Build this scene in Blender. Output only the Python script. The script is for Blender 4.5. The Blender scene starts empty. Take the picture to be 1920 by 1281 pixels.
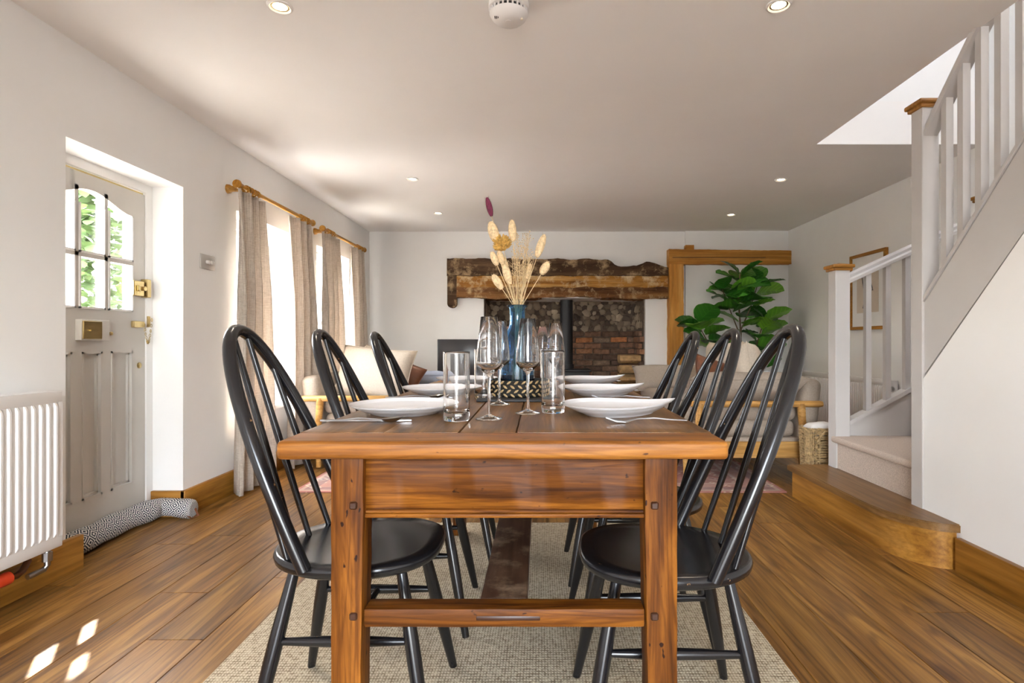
import bpy, bmesh, math, random
from mathutils import Vector, Matrix
random.seed(7)
PI = math.pi
D = bpy.data
SC = bpy.context.scene
COL = SC.collection

# ------------------------------------------------------------------ camera, sky, sun, exposure
cam_d = D.cameras.new('camera'); cam = D.objects.new('camera', cam_d); COL.objects.link(cam)
cam.location = (0, 0, 0.98); cam.rotation_euler = (PI/2, 0, 0)
cam_d.sensor_width = 36; cam_d.lens = 20.0; cam_d.shift_x = -52/1920; cam_d.clip_start = 0.02
SC.camera = cam
W = D.worlds.new('world'); SC.world = W; W.use_nodes = True
wn = W.node_tree.nodes; wl = W.node_tree.links
sky = wn.new('ShaderNodeTexSky'); sky.sky_type = 'NISHITA'; sky.sun_disc = False
SUN_DIR = Vector((0.55, -0.84, -1.04)).normalized()
sky.sun_elevation = math.radians(46); sky.sun_rotation = math.atan2(-SUN_DIR.x, -SUN_DIR.y)
sky.air_density = 1.0; sky.dust_density = 3.0; sky.ozone_density = 1.0
hsv = wn.new('ShaderNodeHueSaturation'); hsv.inputs['Saturation'].default_value = 0.45
wl.new(sky.outputs[0], hsv.inputs['Color']); wl.new(hsv.outputs[0], wn['Background'].inputs[0])
wn['Background'].inputs[1].default_value = 3.2
sd = D.lights.new('sun', 'SUN'); sun = D.objects.new('sun', sd); COL.objects.link(sun)
sun.location = (-6, 9, 9); sun.rotation_euler = SUN_DIR.to_track_quat('-Z', 'Y').to_euler()
sd.energy = 20; sd.angle = math.radians(0.6); sd.color = (1, 0.95, 0.87)
def area(name, loc, rot, sx, sy, power, color=(1, 1, 1)):
    d = D.lights.new(name, 'AREA'); d.shape = 'RECTANGLE'; d.size = sx; d.size_y = sy; d.energy = power; d.color = color
    o = D.objects.new(name, d); COL.objects.link(o); o.location = loc; o.rotation_euler = rot; return o
# fill lamp added behind the camera, outside an invented door opening
area('rear_fill_lamp', (0.0, -2.75, 1.2), (math.radians(90), 0, 0), 1.6, 2.1, 30, (1, 0.985, 0.97))
# portals only guide the sky's light through the modelled openings; they give off none themselves
for nm, lc, rt, a, b in (('window_portal', (-2.335, 4.185, 1.16), (0, math.radians(-90), 0), 1.36, .87), ('window_portal', (-2.335, 5.535, 1.16), (0, math.radians(-90), 0), 1.36, .87),
                         ('door_portal', (-2.335, 2.8, 1.4), (0, math.radians(-90), 0), .7, .7), ('added_roof_gap_portal', (2.36, 1.72, 4.62), (0, 0, 0), 1.0, .45)):  # the roof gap over the stairs is invented, to bring light in
    area(nm, lc, rt, a, b, 0).data.cycles.is_portal = True
SC.view_settings.view_transform = 'Standard'; SC.view_settings.look = 'None'
SC.view_settings.gamma = 1; SC.view_settings.use_curve_mapping = False
SC.view_settings.exposure = 1.12

# ------------------------------------------------------------------ materials
def srgb(h):
    if isinstance(h, str):
        c = [int(h[i:i+2], 16)/255 for i in (0, 2, 4)]
    else:
        c = [v/255 for v in h]
    return tuple((v/12.92 if v <= .04045 else ((v+.055)/1.055)**2.4) for v in c) + (1,)
def base_mat(name):
    m = D.materials.new(name); m.use_nodes = True
    return m, m.node_tree.nodes, m.node_tree.links, m.node_tree.nodes['Principled BSDF']
def ramp(n, stops, const=False):
    r = n.new('ShaderNodeValToRGB'); e = r.color_ramp.elements
    if const: r.color_ramp.interpolation = 'CONSTANT'
    while len(e) < len(stops): e.new(0.5)
    for k, (p, c) in enumerate(stops): e[k].position = p; e[k].color = srgb(c) if isinstance(c, str) else c
    return r
def coords(n, l, scale=(1, 1, 1), rnd=True, kind='Object'):
    tc = n.new('ShaderNodeTexCoord'); mp = n.new('ShaderNodeMapping'); mp.inputs['Scale'].default_value = scale
    if rnd:
        oi = n.new('ShaderNodeObjectInfo'); mu = n.new('ShaderNodeMath'); mu.operation = 'MULTIPLY'; mu.inputs[1].default_value = 37.0
        l.new(oi.outputs['Random'], mu.inputs[0]); ad = n.new('ShaderNodeVectorMath'); ad.operation = 'ADD'
        l.new(tc.outputs[kind], ad.inputs[0]); cb = n.new('ShaderNodeCombineXYZ')
        for k in range(3): l.new(mu.outputs[0], cb.inputs[k])
        l.new(cb.outputs[0], ad.inputs[1]); l.new(ad.outputs[0], mp.inputs[0])
    else: l.new(tc.outputs[kind], mp.inputs[0])
    return mp
def noise(n, l, vec, scale, detail=4, rough=.55, dist=0):
    t = n.new('ShaderNodeTexNoise'); t.inputs['Scale'].default_value = scale; t.inputs['Detail'].default_value = detail
    t.inputs['Roughness'].default_value = rough; t.inputs['Distortion'].default_value = dist
    l.new(vec.outputs[0], t.inputs['Vector']); return t
def bump(n, l, src, out, strength, dist=.002):
    b = n.new('ShaderNodeBump'); b.inputs['Strength'].default_value = strength; b.inputs['Distance'].default_value = dist
    l.new(src, b.inputs['Height']); l.new(b.outputs[0], out.inputs['Normal']); return b
def mixc(n, l, fac, a, b, mode='MIX'):
    m = n.new('ShaderNodeMix'); m.data_type = 'RGBA'; m.blend_type = mode
    for s, v in ((0, fac), (6, a), (7, b)):
        if hasattr(v, 'links') or hasattr(v, 'is_linked'): l.new(v, m.inputs[s])
        else: m.inputs[s].default_value = v if s == 0 else (srgb(v) if isinstance(v, str) else v)
    return m.outputs[2]
def plain(name, color, rough=.5, metal=0, nscale=0, var=.06, bstr=0, spec=.5, coat=0):
    m, n, l, p = base_mat(name); c = srgb(color)
    p.inputs['Roughness'].default_value = rough; p.inputs['Metallic'].default_value = metal
    p.inputs['Specular IOR Level'].default_value = spec; p.inputs['Coat Weight'].default_value = coat
    v = coords(n, l); t = noise(n, l, v, nscale or 6)
    lo = tuple(max(0, x*(1-var)) for x in c[:3])+(1,); hi = tuple(min(1, x*(1+var)) for x in c[:3])+(1,)
    r = ramp(n, [(.3, lo), (.7, hi)]); l.new(t.outputs[0], r.inputs[0]); l.new(r.outputs[0], p.inputs['Base Color'])
    if bstr: bump(n, l, t.outputs[0], p, bstr)
    return m
def wood(name, dark, mid, light, axis='y', rough=.4, scale=1.0, tone=.25, knots=True, bstr=.15, coat=0, wear=None, rings=.35, nick=0):
    m, n, l, p = base_mat(name)
    s = {'x': (1.2, 14, 14), 'y': (14, 1.2, 14), 'z': (14, 14, 1.2)}[axis]; s = tuple(a*scale for a in s)
    v = coords(n, l, s); t = noise(n, l, v, 1.0, 6, .6, .8)
    s2 = tuple(a*7 if a > 5 else a*2 for a in s); v2 = coords(n, l, s2); t2 = noise(n, l, v2, 1.0, 3, .6, .3)
    r = ramp(n, [(.28, dark), (.5, mid), (.72, light)]); l.new(t.outputs[0], r.inputs[0])
    r2 = ramp(n, [(.35, (.55, .5, .46, 1)), (.6, (1, 1, 1, 1))]); l.new(t2.outputs[0], r2.inputs[0])
    c = mixc(n, l, .55, r.outputs[0], r2.outputs[0], 'MULTIPLY')
    if rings:
        vr = coords(n, l, tuple(a*.5 if a > 5 else a*.45 for a in s)); tr = noise(n, l, vr, 1.0, 2, .5, .2)
        mu = n.new('ShaderNodeMath'); mu.operation = 'MULTIPLY'; mu.inputs[1].default_value = 70; l.new(tr.outputs[0], mu.inputs[0])
        si = n.new('ShaderNodeMath'); si.operation = 'SINE'; l.new(mu.outputs[0], si.inputs[0]); rr = ramp(n, [(.0, (.5, .44, .38, 1)), (.45, (1, 1, 1, 1))])
        ab = n.new('ShaderNodeMath'); ab.operation = 'MULTIPLY_ADD'; ab.inputs[1].default_value = .5; ab.inputs[2].default_value = .5; l.new(si.outputs[0], ab.inputs[0]); l.new(ab.outputs[0], rr.inputs[0])
        c = mixc(n, l, rings, c, rr.outputs[0], 'MULTIPLY')
    if nick:
        vn = coords(n, l, tuple(a*2.2 if a > 5 else a*14 for a in s)); tn = noise(n, l, vn, 1.0, 2, .5); rn = ramp(n, [(.70, (1, 1, 1, 1)), (.745, (.12, .07, .04, 1))]); l.new(tn.outputs[0], rn.inputs[0])
        c = mixc(n, l, nick, c, rn.outputs[0], 'MULTIPLY')
    oi = n.new('ShaderNodeObjectInfo'); rt = ramp(n, [(0, (1-tone, 1-tone*1.05, 1-tone*1.1, 1)), (1, (1+tone*.5, 1+tone*.45, 1+tone*.4, 1))])
    l.new(oi.outputs['Random'], rt.inputs[0]); c = mixc(n, l, 1.0, c, rt.outputs[0], 'MULTIPLY')
    if knots:
        v3 = coords(n, l, tuple(a*.22 if a > 5 else a*.9 for a in s)); vo = n.new('ShaderNodeTexVoronoi'); vo.inputs['Scale'].default_value = 1.1
        l.new(v3.outputs[0], vo.inputs['Vector']); rk = ramp(n, [(0, (.16, .1, .06, 1)), (.07, (.45, .36, .28, 1)), (.13, (1, 1, 1, 1))])
        l.new(vo.outputs['Distance'], rk.inputs[0]); c = mixc(n, l, .85, c, rk.outputs[0], 'MULTIPLY')
    if wear:
        v4 = coords(n, l, (3, 3, 3)); t4 = noise(n, l, v4, 2.2, 6, .7); r4 = ramp(n, [(.5, (0, 0, 0, 1)), (.66, (1, 1, 1, 1))]); l.new(t4.outputs[0], r4.inputs[0])
        c = mixc(n, l, r4.outputs[0], c, wear)
    l.new(c, p.inputs['Base Color']); p.inputs['Roughness'].default_value = rough; p.inputs['Coat Weight'].default_value = coat; p.inputs['Specular IOR Level'].default_value = .18 if rough >= .5 else .35
    p.inputs['Coat Roughness'].default_value = .2
    bump(n, l, t2.outputs[0], p, bstr, .002); return m
def glass_pane(name):
    m, n, l, p = base_mat(name); n.remove(p); o = n['Material Output']
    tr = n.new('ShaderNodeBsdfTransparent'); gl = n.new('ShaderNodeBsdfGlossy'); gl.inputs['Roughness'].default_value = .02
    mx = n.new('ShaderNodeMixShader'); mx.inputs[0].default_value = .05
    l.new(tr.outputs[0], mx.inputs[1]); l.new(gl.outputs[0], mx.inputs[2]); l.new(mx.outputs[0], o.inputs[0]); return m
def glass(name, color=(1, 1, 1, 1), rough=0.0):
    m, n, l, p = base_mat(name); p.inputs['Base Color'].default_value = color; p.inputs['Transmission Weight'].default_value = 1
    p.inputs['Roughness'].default_value = rough; p.inputs['IOR'].default_value = 1.45; return m
def emit(name, color, strength):
    m, n, l, p = base_mat(name); p.inputs['Emission Color'].default_value = srgb(color); p.inputs['Emission Strength'].default_value = strength
    p.inputs['Base Color'].default_value = srgb(color); return m
def weave(name, c1, c2, sx=300, sy=300, rough=.9, bstr=.5, streak=.5, thin=0):
    m, n, l, p = base_mat(name); v = coords(n, l, (1, 1, 1), False)
    outs = []
    for ax, sc in (('X', sx), ('Y', sy), ('Z', sy)):
        w = n.new('ShaderNodeTexWave'); w.bands_direction = ax; w.inputs['Scale'].default_value = sc/20; w.inputs['Distortion'].default_value = 1.5
        w.inputs['Detail'].default_value = 2; w.inputs['Detail Scale'].default_value = 3; l.new(v.outputs[0], w.inputs['Vector']); outs.append(w.outputs['Fac'])
    a = n.new('ShaderNodeMath'); a.operation = 'MULTIPLY'; l.new(outs[0], a.inputs[0]); l.new(outs[1], a.inputs[1])
    b = n.new('ShaderNodeMath'); b.operation = 'ADD'; l.new(a.outputs[0], b.inputs[0]); l.new(outs[2], b.inputs[1])
    vz = coords(n, l, (25, 25, 160), True); t = noise(n, l, vz, 1, 4, .7); vy = coords(n, l, (160, 160, 20), True); t2 = noise(n, l, vy, 1, 4, .7)
    s = n.new('ShaderNodeMath'); s.operation = 'ADD'; l.new(t.outputs[0], s.inputs[0]); l.new(t2.outputs[0], s.inputs[1])
    h = n.new('ShaderNodeMath'); h.operation = 'MULTIPLY'; h.inputs[1].default_value = .5; l.new(s.outputs[0], h.inputs[0])
    mm = n.new('ShaderNodeMix'); mm.inputs[0].default_value = streak; l.new(b.outputs[0], mm.inputs[2]); l.new(h.outputs[0], mm.inputs[3])
    r = ramp(n, [(.3, c1), (.68, c2)]); l.new(mm.outputs[0], r.inputs[0]); l.new(r.outputs[0], p.inputs['Base Color'])
    p.inputs['Roughness'].default_value = rough; p.inputs['Specular IOR Level'].default_value = .15
    bump(n, l, b.outputs[0], p, bstr, .0015)
    if thin:
        tl_ = n.new('ShaderNodeBsdfTranslucent'); l.new(r.outputs[0], tl_.inputs[0]); mx = n.new('ShaderNodeMixShader'); mx.inputs[0].default_value = thin
        l.new(p.outputs[0], mx.inputs[1]); l.new(tl_.outputs[0], mx.inputs[2]); l.new(mx.outputs[0], n['Material Output'].inputs[0])
    return m

MT = {}
MT['wall'] = plain('wall_paint', 'F4F3F1', .85, nscale=3, var=.015, bstr=.04)
MT['ceil'] = plain('ceiling_paint', 'F5F2EF', .9, nscale=2, var=.015)
MT['floor'] = wood('oak_floor', '684620', '94692F', 'B68B48', 'y', .36, 1.1, .3, True, .25, rings=.75)
MT['oak'] = wood('oak_trim', '8A5A1E', 'AC7830', 'C49046', 'y', .38, .8, .1, False, .1)
MT['oak_x'] = wood('oak_trim_cross', '8A5A1E', 'AC7830', 'C49046', 'x', .38, .8, .1, False, .1)
MT['oak_top'] = wood('oak_step_top', '6C4E28', '886338', '9E7A4B', 'y', .35, .8, .1, False, .1)
MT['table_top'] = wood('table_top_pine', '54381A', '7C5628', '9C7040', 'y', .36, 1.6, .15, True, .2, 0, rings=.45, nick=.5)
MT['table_end'] = wood('table_end_pine', '683A10', '9E6220', 'BE8238', 'x', .42, 1.8, .1, True, .25, 0, rings=.4, nick=.9)
MT['table_x'] = wood('table_pine_cross', '381A06', '72410F', 'A26620', 'x', .5, 2.0, .12, True, .3, 0, rings=.6, nick=.9)
MT['table_z'] = wood('table_pine_upright', '381A06', '72410F', 'A46822', 'z', .5, 2.0, .12, True, .35, 0, rings=.6, nick=1.0)
MT['table_dark'] = wood('table_stretcher_worn', '33221A', '50382A', '715440', 'y', .42, .8, .1, False, .2, 0, '86705A')
def black_paint():
    m, n, l, p = base_mat('black_chair_paint'); v = coords(n, l, (1, 1, 1)); t = noise(n, l, v, 45, 3, .5)
    r = ramp(n, [(.73, '17171A'), (.78, '8A6844')]); l.new(t.outputs[0], r.inputs[0]); l.new(r.outputs[0], p.inputs['Base Color'])
    p.inputs['Roughness'].default_value = .22; p.inputs['Specular IOR Level'].default_value = .6
    t2 = noise(n, l, coords(n, l, (6, 40, 6)), 1, 3); bump(n, l, t2.outputs[0], p, .1, .001); return m
MT['black'] = black_paint()
MT['jute'] = weave('jute_weave', '8C7E68', 'CFC3AA', 700, 500, .95, .9, .35)
MT['linen'] = weave('linen_curtain', 'AC9C8C', 'E4DACE', 900, 900, .9, .25, .8, .3)
MT['sofa'] = plain('sofa_linen', 'A4978A', .95, nscale=90, var=.1, bstr=.15, spec=.15)
MT['cream'] = plain('cream_cushion_linen', 'CDC0AF', .95, nscale=90, var=.08, bstr=.15, spec=.15)
MT['carpet'] = plain('stair_carpet', 'C4B4A6', .98, nscale=260, var=.25, bstr=.8, spec=.1)
MT['leather'] = plain('brown_leather', '6E4128', .5, nscale=14, var=.3, bstr=.2)
MT['blue_cloth'] = plain('pale_blue_cloth', 'A9B2C4', .9, nscale=30)
MT['door'] = plain('door_paint', 'C9C5BE', .42, nscale=8, var=.02, bstr=.03)
MT['stair_paint'] = plain('stair_grey_paint', 'C9C5C2', .45, nscale=6, var=.02)
MT['white'] = plain('white_enamel', 'EAE7E4', .32, nscale=5, var=.01)
MT['pvc'] = plain('window_white', 'F0EFED', .4, nscale=5, var=.01)
MT['ceramic'] = plain('white_ceramic', 'E4E3E4', .22, nscale=5, var=.01, coat=.3)
MT['brass'] = plain('brass', 'C2AE7C', .28, 1, 12, .1)
MT['chrome'] = plain('steel', 'B4B3B4', .28, 1, 12, .03)
MT['switch'] = plain('satin_switch_plate', 'BDB8B2', .35, .3, 8, .03)
MT['copper'] = plain('copper_pipe', '7C5238', .4, .8, 12, .2)
MT['red'] = plain('red_valve_cap', 'D8431F', .45)
MT['pane'] = glass_pane('window_glass')
MT['glass'] = glass('drinking_glass')
MT['blue'] = glass('blue_glass', (.24, .52, .82, 1))
MT['slate'] = plain('slate', '2A2B2F', .55, nscale=20, var=.2, bstr=.2)
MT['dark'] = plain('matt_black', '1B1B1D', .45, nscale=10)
MT['screen'] = plain('dark_screen', '2B292B', .25, nscale=3)
MT['stove'] = plain('stove_black', '232326', .5, nscale=10, var=.15)
MT['mortar'] = plain('mortar', '6B5B4E', .95, nscale=25, var=.4, bstr=.6)
MT['peg'] = plain('dark_peg', '3A1E0C', .4)
MT['gold_wood'] = wood('beech_rod', 'A36E1C', 'C08A34', 'D2A04C', 'y', .35, 1, .08, False, .05)
MT['beech'] = wood('beech_frame', 'B5823F', 'CB9A55', 'DBAE6C', 'x', .4, 1, .08, False, .05)
MT['timber'] = wood('oak_timber', 'B07028', 'D49646', 'E6B468', 'x', .55, .5, .08, True, .4)
MT['timber_z'] = wood('oak_timber_upright', 'B07028', 'D49646', 'E6B468', 'z', .55, .5, .08, True, .4)
MT['old_dark'] = wood('old_beam_dark', '33231A', '5A4330', '7C6248', 'x', .8, .6, .1, True, .9, 0, 'B59A74')
MT['old_mid'] = wood('old_beam_light', '8A5624', 'C08A42', 'DCB270', 'x', .75, .6, .1, True, .8, 0, 'D9C29A')
MT['old_brown'] = wood('old_beam_brown', '4E3220', '825834', 'A87E4C', 'x', .8, .6, .1, True, .9, 0, 'C6AA80')
MT['wicker'] = plain('wicker', 'A58B62', .7, nscale=60, var=.45, bstr=.3)
MT['pot'] = plain('pale_woven_pot', 'D8CBB8', .85, nscale=60, var=.2, bstr=.4)
MT['bark'] = plain('bark', '6B5A45', .85, nscale=30, var=.3, bstr=.5)
MT['log'] = plain('split_log', 'B08D60', .85, nscale=18, var=.35, bstr=.5)
MT['straw'] = plain('dried_straw', 'D9BE92', .9, nscale=40, var=.2)
MT['tail'] = plain('bunny_tail', 'E0C499', .95, nscale=120, var=.3, bstr=.8)
MT['plum'] = plain('plum_tail', '6E2C44', .95, nscale=120, var=.3, bstr=.8)
MT['thistle'] = plain('dried_thistle', 'C49A4E', .9, nscale=90, var=.4, bstr=.8)
MT['rope_dark'] = plain('black_rope', '26241F', .8, nscale=80, var=.4, bstr=.5)
MT['rope_tan'] = plain('tan_rope', 'C9AC7E', .8, nscale=80, var=.3, bstr=.5)
MT['lamp'] = emit('lamp_glow', 'FFE9C4', 14)
MT['bounce_ground'] = plain('pale_bounce_gravel', 'CFC8BC', .95, nscale=40, var=.2)  # pale tone chosen so the unseen ground bounces sun onto the ceiling
MT['hedge'] = plain('hedge_leaf', '4A5F34', .6, nscale=4, var=.4)
def brick_mat(name, stops, sc):
    m, n, l, p = base_mat(name); oi = n.new('ShaderNodeObjectInfo'); r = ramp(n, stops); l.new(oi.outputs['Random'], r.inputs[0])
    v = coords(n, l, (1, 1, 1)); t = noise(n, l, v, sc, 5, .65); r2 = ramp(n, [(.3, (.4, .36, .33, 1)), (.65, (1.15, 1.1, 1.05, 1))]); l.new(t.outputs[0], r2.inputs[0])
    l.new(mixc(n, l, .85, r.outputs[0], r2.outputs[0], 'MULTIPLY'), p.inputs['Base Color']); p.inputs['Roughness'].default_value = .85
    bump(n, l, t.outputs[0], p, .8, .006); return m
MT['brick'] = brick_mat('old_brick', [(0, '5E4A3E'), (.35, '846450'), (.6, '986E54'), (.85, '84705E'), (1, 'C07C4C')], 22)
MT['flint'] = brick_mat('flint_rubble', [(0, '5E524A'), (.4, '8E7E6C'), (.7, 'B0A08A'), (1, 'D2C2A8')], 26)
def leaf_mat():
    m, n, l, p = base_mat('fig_leaf'); oi = n.new('ShaderNodeObjectInfo'); r = ramp(n, [(0, '2A5C1E'), (.6, '3C7C28'), (1, '7AB63A')]); l.new(oi.outputs['Random'], r.inputs[0])
    tc = n.new('ShaderNodeTexCoord'); sp = n.new('ShaderNodeSeparateXYZ'); l.new(tc.outputs['Object'], sp.inputs[0])
    def mth(op, a, b=None):
        k = n.new('ShaderNodeMath'); k.operation = op
        for i, v in enumerate((a, b)):
            if v is None: continue
            if isinstance(v, (int, float)): k.inputs[i].default_value = v
            else: l.new(v, k.inputs[i])
        return k.outputs[0]
    ax = mth('ABSOLUTE', sp.outputs[0]); f = mth('FRACT', mth('SUBTRACT', mth('MULTIPLY', sp.outputs[1], 6), mth('MULTIPLY', ax, 4)))
    side = mth('ABSOLUTE', mth('SUBTRACT', f, .5)); mid = mth('MULTIPLY', ax, 9); d = mth('MINIMUM', side, mid)
    r2 = ramp(n, [(.0, (1.7, 1.55, 1.3, 1)), (.10, (1, 1, 1, 1))]); l.new(d, r2.inputs[0])
    l.new(mixc(n, l, 1, r.outputs[0], r2.outputs[0], 'MULTIPLY'), p.inputs['Base Color']); p.inputs['Roughness'].default_value = .35
    bump(n, l, d, p, .5, .01); return m
MT['leaf'] = leaf_mat()
def persian():
    m, n, l, p = base_mat('persian_rug_pile'); tc = n.new('ShaderNodeTexCoord'); sp = n.new('ShaderNodeSeparateXYZ'); l.new(tc.outputs['Object'], sp.inputs[0])
    def mth(op, a, b=None):
        k = n.new('ShaderNodeMath'); k.operation = op
        for i, v in enumerate((a, b)):
            if v is None: continue
            if isinstance(v, (int, float)): k.inputs[i].default_value = v
            else: l.new(v, k.inputs[i])
        return k.outputs[0]
    dx = mth('SUBTRACT', 1.6, mth('ABSOLUTE', sp.outputs[0])); dy = mth('SUBTRACT', 1.16, mth('ABSOLUTE', sp.outputs[1])); d = mth('MINIMUM', dx, dy)
    rb = ramp(n, [(0, 'B0392E'), (.02, 'C9B9A2'), (.05, '4A4A5C'), (.12, 'B98A7A'), (.2, 'D2C4AE'), (.23, '7A3A38'), (.32, 'A5463E')], True); l.new(d, rb.inputs[0])
    vo = n.new('ShaderNodeTexVoronoi'); vo.inputs['Scale'].default_value = 9; vo.distance = 'MANHATTAN'; l.new(tc.outputs['Object'], vo.inputs['Vector'])
    rv = ramp(n, [(0, 'D8CBB4'), (.16, '59586A'), (.3, 'A24A44'), (.42, 'CDBBA2'), (.55, '8A4A46')], True); l.new(vo.outputs['Distance'], rv.inputs[0])
    c = mixc(n, l, .6, rb.outputs[0], rv.outputs[0]); t = noise(n, l, coords(n, l, (1, 1, 1), False), 5, 5, .7)
    c = mixc(n, l, mth('MULTIPLY', t.outputs[0], .6), c, 'BDB4A8'); l.new(c, p.inputs['Base Color']); p.inputs['Roughness'].default_value = .98
    p.inputs['Specular IOR Level'].default_value = .1; return m
MT['persian'] = persian()
def diamond():
    m, n, l, p = base_mat('diamond_weave_cloth'); tc = n.new('ShaderNodeTexCoord'); sp = n.new('ShaderNodeSeparateXYZ'); l.new(tc.outputs['UV'], sp.inputs[0])
    def mth(op, a, b=None):
        k = n.new('ShaderNodeMath'); k.operation = op
        for i, v in enumerate((a, b)):
            if v is None: continue
            if isinstance(v, (int, float)): k.inputs[i].default_value = v
            else: l.new(v, k.inputs[i])
        return k.outputs[0]
    u = mth('ABSOLUTE', mth('SUBTRACT', mth('FRACT', mth('MULTIPLY', sp.outputs[0], 16)), .5)); v = mth('ABSOLUTE', mth('SUBTRACT', mth('FRACT', mth('MULTIPLY', sp.outputs[1], 6)), .5))
    f = mth('FRACT', mth('MULTIPLY', mth('ADD', u, v), 4.0)); r = ramp(n, [(0, '2C3442'), (.5, 'D9D6D2')], True); l.new(f, r.inputs[0])
    l.new(r.outputs[0], p.inputs['Base Color']); p.inputs['Roughness'].default_value = .95; return m
MT['diamond'] = diamond()

# ------------------------------------------------------------------ mesh helpers
class MB:
    def __init__(s): s.v = []; s.f = []; s.uv = {}
    def add(s, vs, fs, xf=None):
        o = len(s.v)
        s.v += [tuple(xf @ Vector(p)) if xf else tuple(p) for p in vs]; s.f += [tuple(i+o for i in f) for f in fs]; return s
    def box(s, x0, x1, y0, y1, z0, z1, bev=0, seg=1, xf=None):
        if bev <= 0:
            vs = [(x, y, z) for x in (x0, x1) for y in (y0, y1) for z in (z0, z1)]
            return s.add(vs, [(0, 1, 3, 2), (4, 6, 7, 5), (0, 4, 5, 1), (2, 3, 7, 6), (0, 2, 6, 4), (1, 5, 7, 3)], xf)
        b = bmesh.new(); bmesh.ops.create_cube(b, size=1, matrix=Matrix.Translation(((x0+x1)/2, (y0+y1)/2, (z0+z1)/2)) @ Matrix.Diagonal((x1-x0, y1-y0, z1-z0, 1)))
        bmesh.ops.bevel(b, geom=b.edges[:], offset=bev, segments=seg, affect='EDGES', profile=.5)
        b.verts.index_update(); s.add([v.co[:] for v in b.verts], [[v.index for v in f.verts] for f in b.faces], xf); b.free(); return s
    def tube(s, pts, rad, n=10, cap=True, flat=1.0, uv=False):
        P = [Vector(p) for p in pts]; m = len(P); R = rad if hasattr(rad, '__len__') else [rad]*m
        T = [(P[min(i+1, m-1)]-P[max(i-1, 0)]).normalized() for i in range(m)]
        a = Vector((0, 0, 1)) if abs(T[0].z) < .9 else Vector((1, 0, 0)); N = (a-T[0]*a.dot(T[0])).normalized(); o = len(s.v)
        for i in range(m):
            N = (N-T[i]*N.dot(T[i])).normalized(); B = T[i].cross(N)
            for k in range(n):
                q = 2*PI*k/n; s.v.append(tuple(P[i]+N*(R[i]*math.cos(q)*flat)+B*(R[i]*math.sin(q))))
        for i in range(m-1):
            for k in range(n):
                f = (o+i*n+k, o+i*n+(k+1) % n, o+(i+1)*n+(k+1) % n, o+(i+1)*n+k)
                if uv: s.uv[len(s.f)] = [(i/(m-1), k/n), (i/(m-1), (k+1)/n), ((i+1)/(m-1), (k+1)/n), ((i+1)/(m-1), k/n)]
                s.f.append(f)
        if cap: s.f.append(tuple(o+k for k in range(n))[::-1]); s.f.append(tuple(o+(m-1)*n+k for k in range(n)))
        return s
    def lathe(s, prof, n=24, c=(0, 0, 0), xf=None, cap=True):
        vs = []; fs = []; m = len(prof)
        for r, z in prof:
            for k in range(n): q = 2*PI*k/n; vs.append((c[0]+r*math.cos(q), c[1]+r*math.sin(q), c[2]+z))
        for i in range(m-1):
            for k in range(n): fs.append((i*n+k, i*n+(k+1) % n, (i+1)*n+(k+1) % n, (i+1)*n+k))
        if cap and prof[0][0] > 1e-6: fs.append(tuple(range(n))[::-1])
        if cap and prof[-1][0] > 1e-6: fs.append(tuple((m-1)*n+k for k in range(n)))
        return s.add(vs, fs, xf)
    def grid(s, fn, nu, nv, cu=False, xf=None):
        vs = [fn(i/nu, j/nv) for j in range(nv+1) for i in range(nu+(0 if cu else 1))]; w = nu if cu else nu+1; fs = []
        for j in range(nv):
            for i in range(nu): a = i; b = (i+1) % w if cu else i+1; fs.append((j*w+a, j*w+b, (j+1)*w+b, (j+1)*w+a))
        return s.add(vs, fs, xf)
    def prism(s, poly, axis, a0, a1, xf=None):
        n = len(poly)
        def P(p, a): return {'x': (a, p[0], p[1]), 'y': (p[0], a, p[1]), 'z': (p[0], p[1], a)}[axis]
        vs = [P(p, a0) for p in poly]+[P(p, a1) for p in poly]
        fs = [tuple(range(n))[::-1], tuple(range(n, 2*n))]+[(i, (i+1) % n, n+(i+1) % n, n+i) for i in range(n)]
        return s.add(vs, fs, xf)
    def mesh(s, name, mat, ang=40):
        me = D.meshes.new(name); me.from_pydata(s.v, [], s.f)
        if s.uv:
            u = me.uv_layers.new(name='UVMap')
            for fi, c in s.uv.items():
                for li, q in zip(me.polygons[fi].loop_indices, c): u.data[li].uv = q
        b = bmesh.new(); b.from_mesh(me); bmesh.ops.remove_doubles(b, verts=b.verts, dist=1e-6); bmesh.ops.recalc_face_normals(b, faces=b.faces); b.to_mesh(me); b.free()
        me.shade_smooth(); me.set_sharp_from_angle(angle=math.radians(ang))
        if mat: me.materials.append(MT[mat] if isinstance(mat, str) else mat)
        return me
    def build(s, name, mat, parent=None, loc=(0, 0, 0), rot=(0, 0, 0), ang=40): return place(name, s.mesh(name, mat, ang), parent, loc, rot)
def place(name, me, parent=None, loc=(0, 0, 0), rot=(0, 0, 0), scale=None):
    o = D.objects.new(name, me); COL.objects.link(o); o.location = loc; o.rotation_euler = rot
    if scale: o.scale = scale
    if parent: o.parent = parent
    return o
def tag(o, label=None, cat=None, group=None, kind=None):
    for k, v in (('label', label), ('category', cat), ('group', group), ('kind', kind)):
        if v: o[k] = v
    return o
def thing(name, label, cat, loc=(0, 0, 0), rz=0, group=None, kind=None):
    o = D.objects.new(name, None); COL.objects.link(o); o.location = loc; o.rotation_euler = (0, 0, rz); o.empty_display_size = .05
    return tag(o, label, cat, group, kind)
def structure(o, label=None): return tag(o, label, None, None, 'structure')
def copy_tree(o, parent=None):
    c = o.copy(); COL.objects.link(c); c.parent = parent
    for ch in [x for x in o.children]: copy_tree(ch, c)
    return c
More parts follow.
